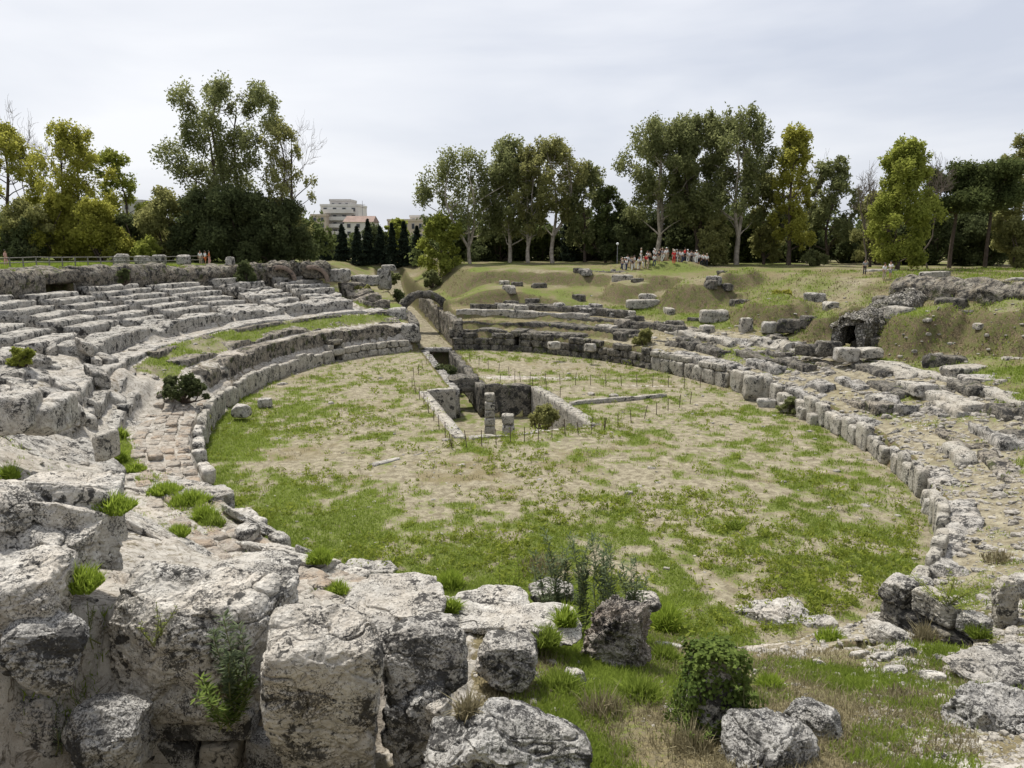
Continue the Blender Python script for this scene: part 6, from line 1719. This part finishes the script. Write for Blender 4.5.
def person(x, y, rz, top, low, label, pose=0, sc=1.0, group=None, hair='hair', z=None):
    body, shirt, tr, hr = PROTO[pose]
    o = obj('person', body, None, (x, y, (hz(x, y) if z is None else z) - .02), rz, label, 'person', group)
    o.scale = (sc, sc, sc)
    for nm, me, mt in (('shirt', shirt, top), ('trousers', tr, low), ('hair', hr, hair)):
        c = obj(nm, me, o); c.material_slots[0].link = 'OBJECT'; c.material_slots[0].material = M[mt]
    return o


rp = np.random.default_rng(77)
GL = {'cloth_white': 'person in a white top standing in the crowd on the far mound', 'cloth_dark': 'person in dark clothes standing in the crowd on the far mound', 'cloth_grey': 'person in a grey top standing in the crowd on the far mound', 'cloth_beige': 'person in a beige top standing in the crowd on the far mound'}
tops = (['cloth_white'] * 7 + ['cloth_dark'] * 2 + ['cloth_grey'] * 1 + ['cloth_beige'] * 1)
for i in range(46):
    px = 621 + i * 84 / 45 + rp.normal() * 1.2; d = 105.5 + rp.uniform(-1.8, 1.8)
    x = P(px, 262, d)[0]
    tp = tops[int(rp.integers(len(tops)))]
    lb = GL[tp]
    if i == 26: tp, lw, lb = 'cloth_red', 'cloth_red', 'person dressed all in red in front of the crowd on the far mound'; d = 103.4
    elif i in (13, 34): tp, lw, lb = 'cloth_red', 'cloth_dark', ('person in a red top in the left half of the crowd' if i == 13 else 'person in a red top in the right half of the crowd')
    else: lw = ['cloth_dark', 'cloth_navy', 'cloth_beige', 'cloth_white'][int(rp.integers(4))]
    person(x, d, rp.uniform(0, 6.28), tp, lw, lb, int(rp.integers(3)), rp.uniform(.92, 1.06), 'crowd of visitors on the far mound', ['hair', 'hair', 'cloth_white', 'cloth_beige'][int(rp.integers(4))])
for px, d, tp, lw, lab, ps in ((200, 97, 'cloth_white', 'cloth_beige', 'person in a white top, left of the three by the left railing', 0), (205, 96.6, 'cloth_white', 'cloth_orange', 'person in white and orange, middle of the three by the left railing', 1), (209, 96.3, 'cloth_orange', 'cloth_pink', 'person in an orange top, right of the three by the left railing', 2), (5, 84, 'cloth_pink', 'cloth_pink', 'person in pink walking along the left rim at the picture edge', 2),
                            (886, 80, 'cloth_white', 'cloth_beige', 'person in white standing under the bright tree, left of the pair', 0), (892, 80.5, 'cloth_white', 'cloth_grey', 'person in white standing under the bright tree, right of the pair', 1), (866, 86, 'cloth_grey', 'cloth_dark', 'person in grey left of the pair under the bright tree', 0), (408, 128, 'cloth_white', 'cloth_dark', 'person in white beyond the far gate arch', 0)):
    person(P(px, 255, d)[0], d, rp.uniform(0, 6.28), tp, lw, lab, ps)

# ------------------------------------------------------------------ light and sky
SUN_EL, SUN_AZ = 63, -36          # azimuth from +Y towards +X
w = bpy.data.worlds.new('World'); SC.world = w; w.use_nodes = True
nt = w.node_tree; nt.nodes.clear()
o_ = nt.nodes.new('ShaderNodeOutputWorld'); bg = nt.nodes.new('ShaderNodeBackground')
sky = nt.nodes.new('ShaderNodeTexSky'); sky.sky_type = 'NISHITA'; sky.sun_disc = False
sky.sun_elevation = R(SUN_EL); sky.sun_rotation = R(SUN_AZ); sky.air_density = 1.0; sky.dust_density = 2.0
tc = nt.nodes.new('ShaderNodeTexCoord'); mp_ = nt.nodes.new('ShaderNodeMapping'); mp_.inputs['Scale'].default_value = (1.2, 1.2, 5.0)
mp_.inputs['Rotation'].default_value = (0, R(12), 0)
nz = nt.nodes.new('ShaderNodeTexNoise'); nz.inputs['Scale'].default_value = 1.6; nz.inputs['Detail'].default_value = 5; nz.inputs['Roughness'].default_value = .5; nz.inputs['Distortion'].default_value = .3
cr = nt.nodes.new('ShaderNodeMapRange'); cr.inputs[1].default_value = .36; cr.inputs[2].default_value = .66
mx = nt.nodes.new('ShaderNodeMix'); mx.data_type = 'RGBA'; mx.inputs[6].default_value = (5.1, 5.4, 6.15, 1); mx.inputs[7].default_value = (7.2, 7.3, 7.65, 1)
mx2 = nt.nodes.new('ShaderNodeMix'); mx2.data_type = 'RGBA'; mx2.inputs[0].default_value = .88
bg.inputs[1].default_value = .098
nt.links.new(tc.outputs['Generated'], mp_.inputs[0]); nt.links.new(mp_.outputs[0], nz.inputs['Vector']); nt.links.new(nz.outputs['Fac'], cr.inputs[0])
nt.links.new(cr.outputs[0], mx.inputs[0]); nt.links.new(sky.outputs[0], mx2.inputs[6]); nt.links.new(mx.outputs[2], mx2.inputs[7])
nv_ = nt.nodes.new('ShaderNodeVectorMath'); nv_.operation = 'DOT_PRODUCT'
nv_.inputs[1].default_value = (math.sin(R(-30)) * math.cos(R(38)), math.cos(R(-30)) * math.cos(R(38)), math.sin(R(38)))
nrm_ = nt.nodes.new('ShaderNodeVectorMath'); nrm_.operation = 'NORMALIZE'
nt.links.new(tc.outputs['Generated'], nrm_.inputs[0]); nt.links.new(nrm_.outputs[0], nv_.inputs[0])
gl = nt.nodes.new('ShaderNodeMapRange'); gl.interpolation_type = 'SMOOTHSTEP'; gl.inputs[1].default_value = .72; gl.inputs[2].default_value = 1.0; gl.inputs[3].default_value = 0; gl.inputs[4].default_value = .55
nt.links.new(nv_.outputs['Value'], gl.inputs[0])
mx3 = nt.nodes.new('ShaderNodeMix'); mx3.data_type = 'RGBA'; mx3.inputs[7].default_value = (8.6, 8.6, 8.6, 1)
nt.links.new(gl.outputs[0], mx3.inputs[0]); nt.links.new(mx2.outputs[2], mx3.inputs[6])
nt.links.new(mx3.outputs[2], bg.inputs[0]); nt.links.new(bg.outputs[0], o_.inputs[0])
sl = bpy.data.lights.new('sun', 'SUN'); sl.energy = 3.7; sl.angle = R(5); sl.color = (1, .955, .88)
so = bpy.data.objects.new('sun', sl); COL.objects.link(so)
dv = Vector((math.sin(R(SUN_AZ)) * math.cos(R(SUN_EL)), math.cos(R(SUN_AZ)) * math.cos(R(SUN_EL)), math.sin(R(SUN_EL))))
so.rotation_euler = dv.to_track_quat('Z', 'Y').to_euler()

cam = bpy.data.cameras.new('camera'); cam.sensor_width = 36; cam.lens = 36 * F / 1024; cam.clip_end = 9000; cam.clip_start = .1
co = bpy.data.objects.new('camera', cam); COL.objects.link(co); co.location = (0, 0, H); co.rotation_euler = (math.pi / 2 - PITCH, 0, 0)
SC.camera = co
vs = SC.view_settings; vs.view_transform = 'Standard'; vs.look = 'None'; vs.gamma = 1; vs.exposure = .42
try: vs.use_curve_mapping = False
except Exception: pass
SC.render.resolution_x, SC.render.resolution_y = 1024, 768
SC.cycles.max_bounces = 5; SC.cycles.diffuse_bounces = 3; SC.cycles.use_denoising = True
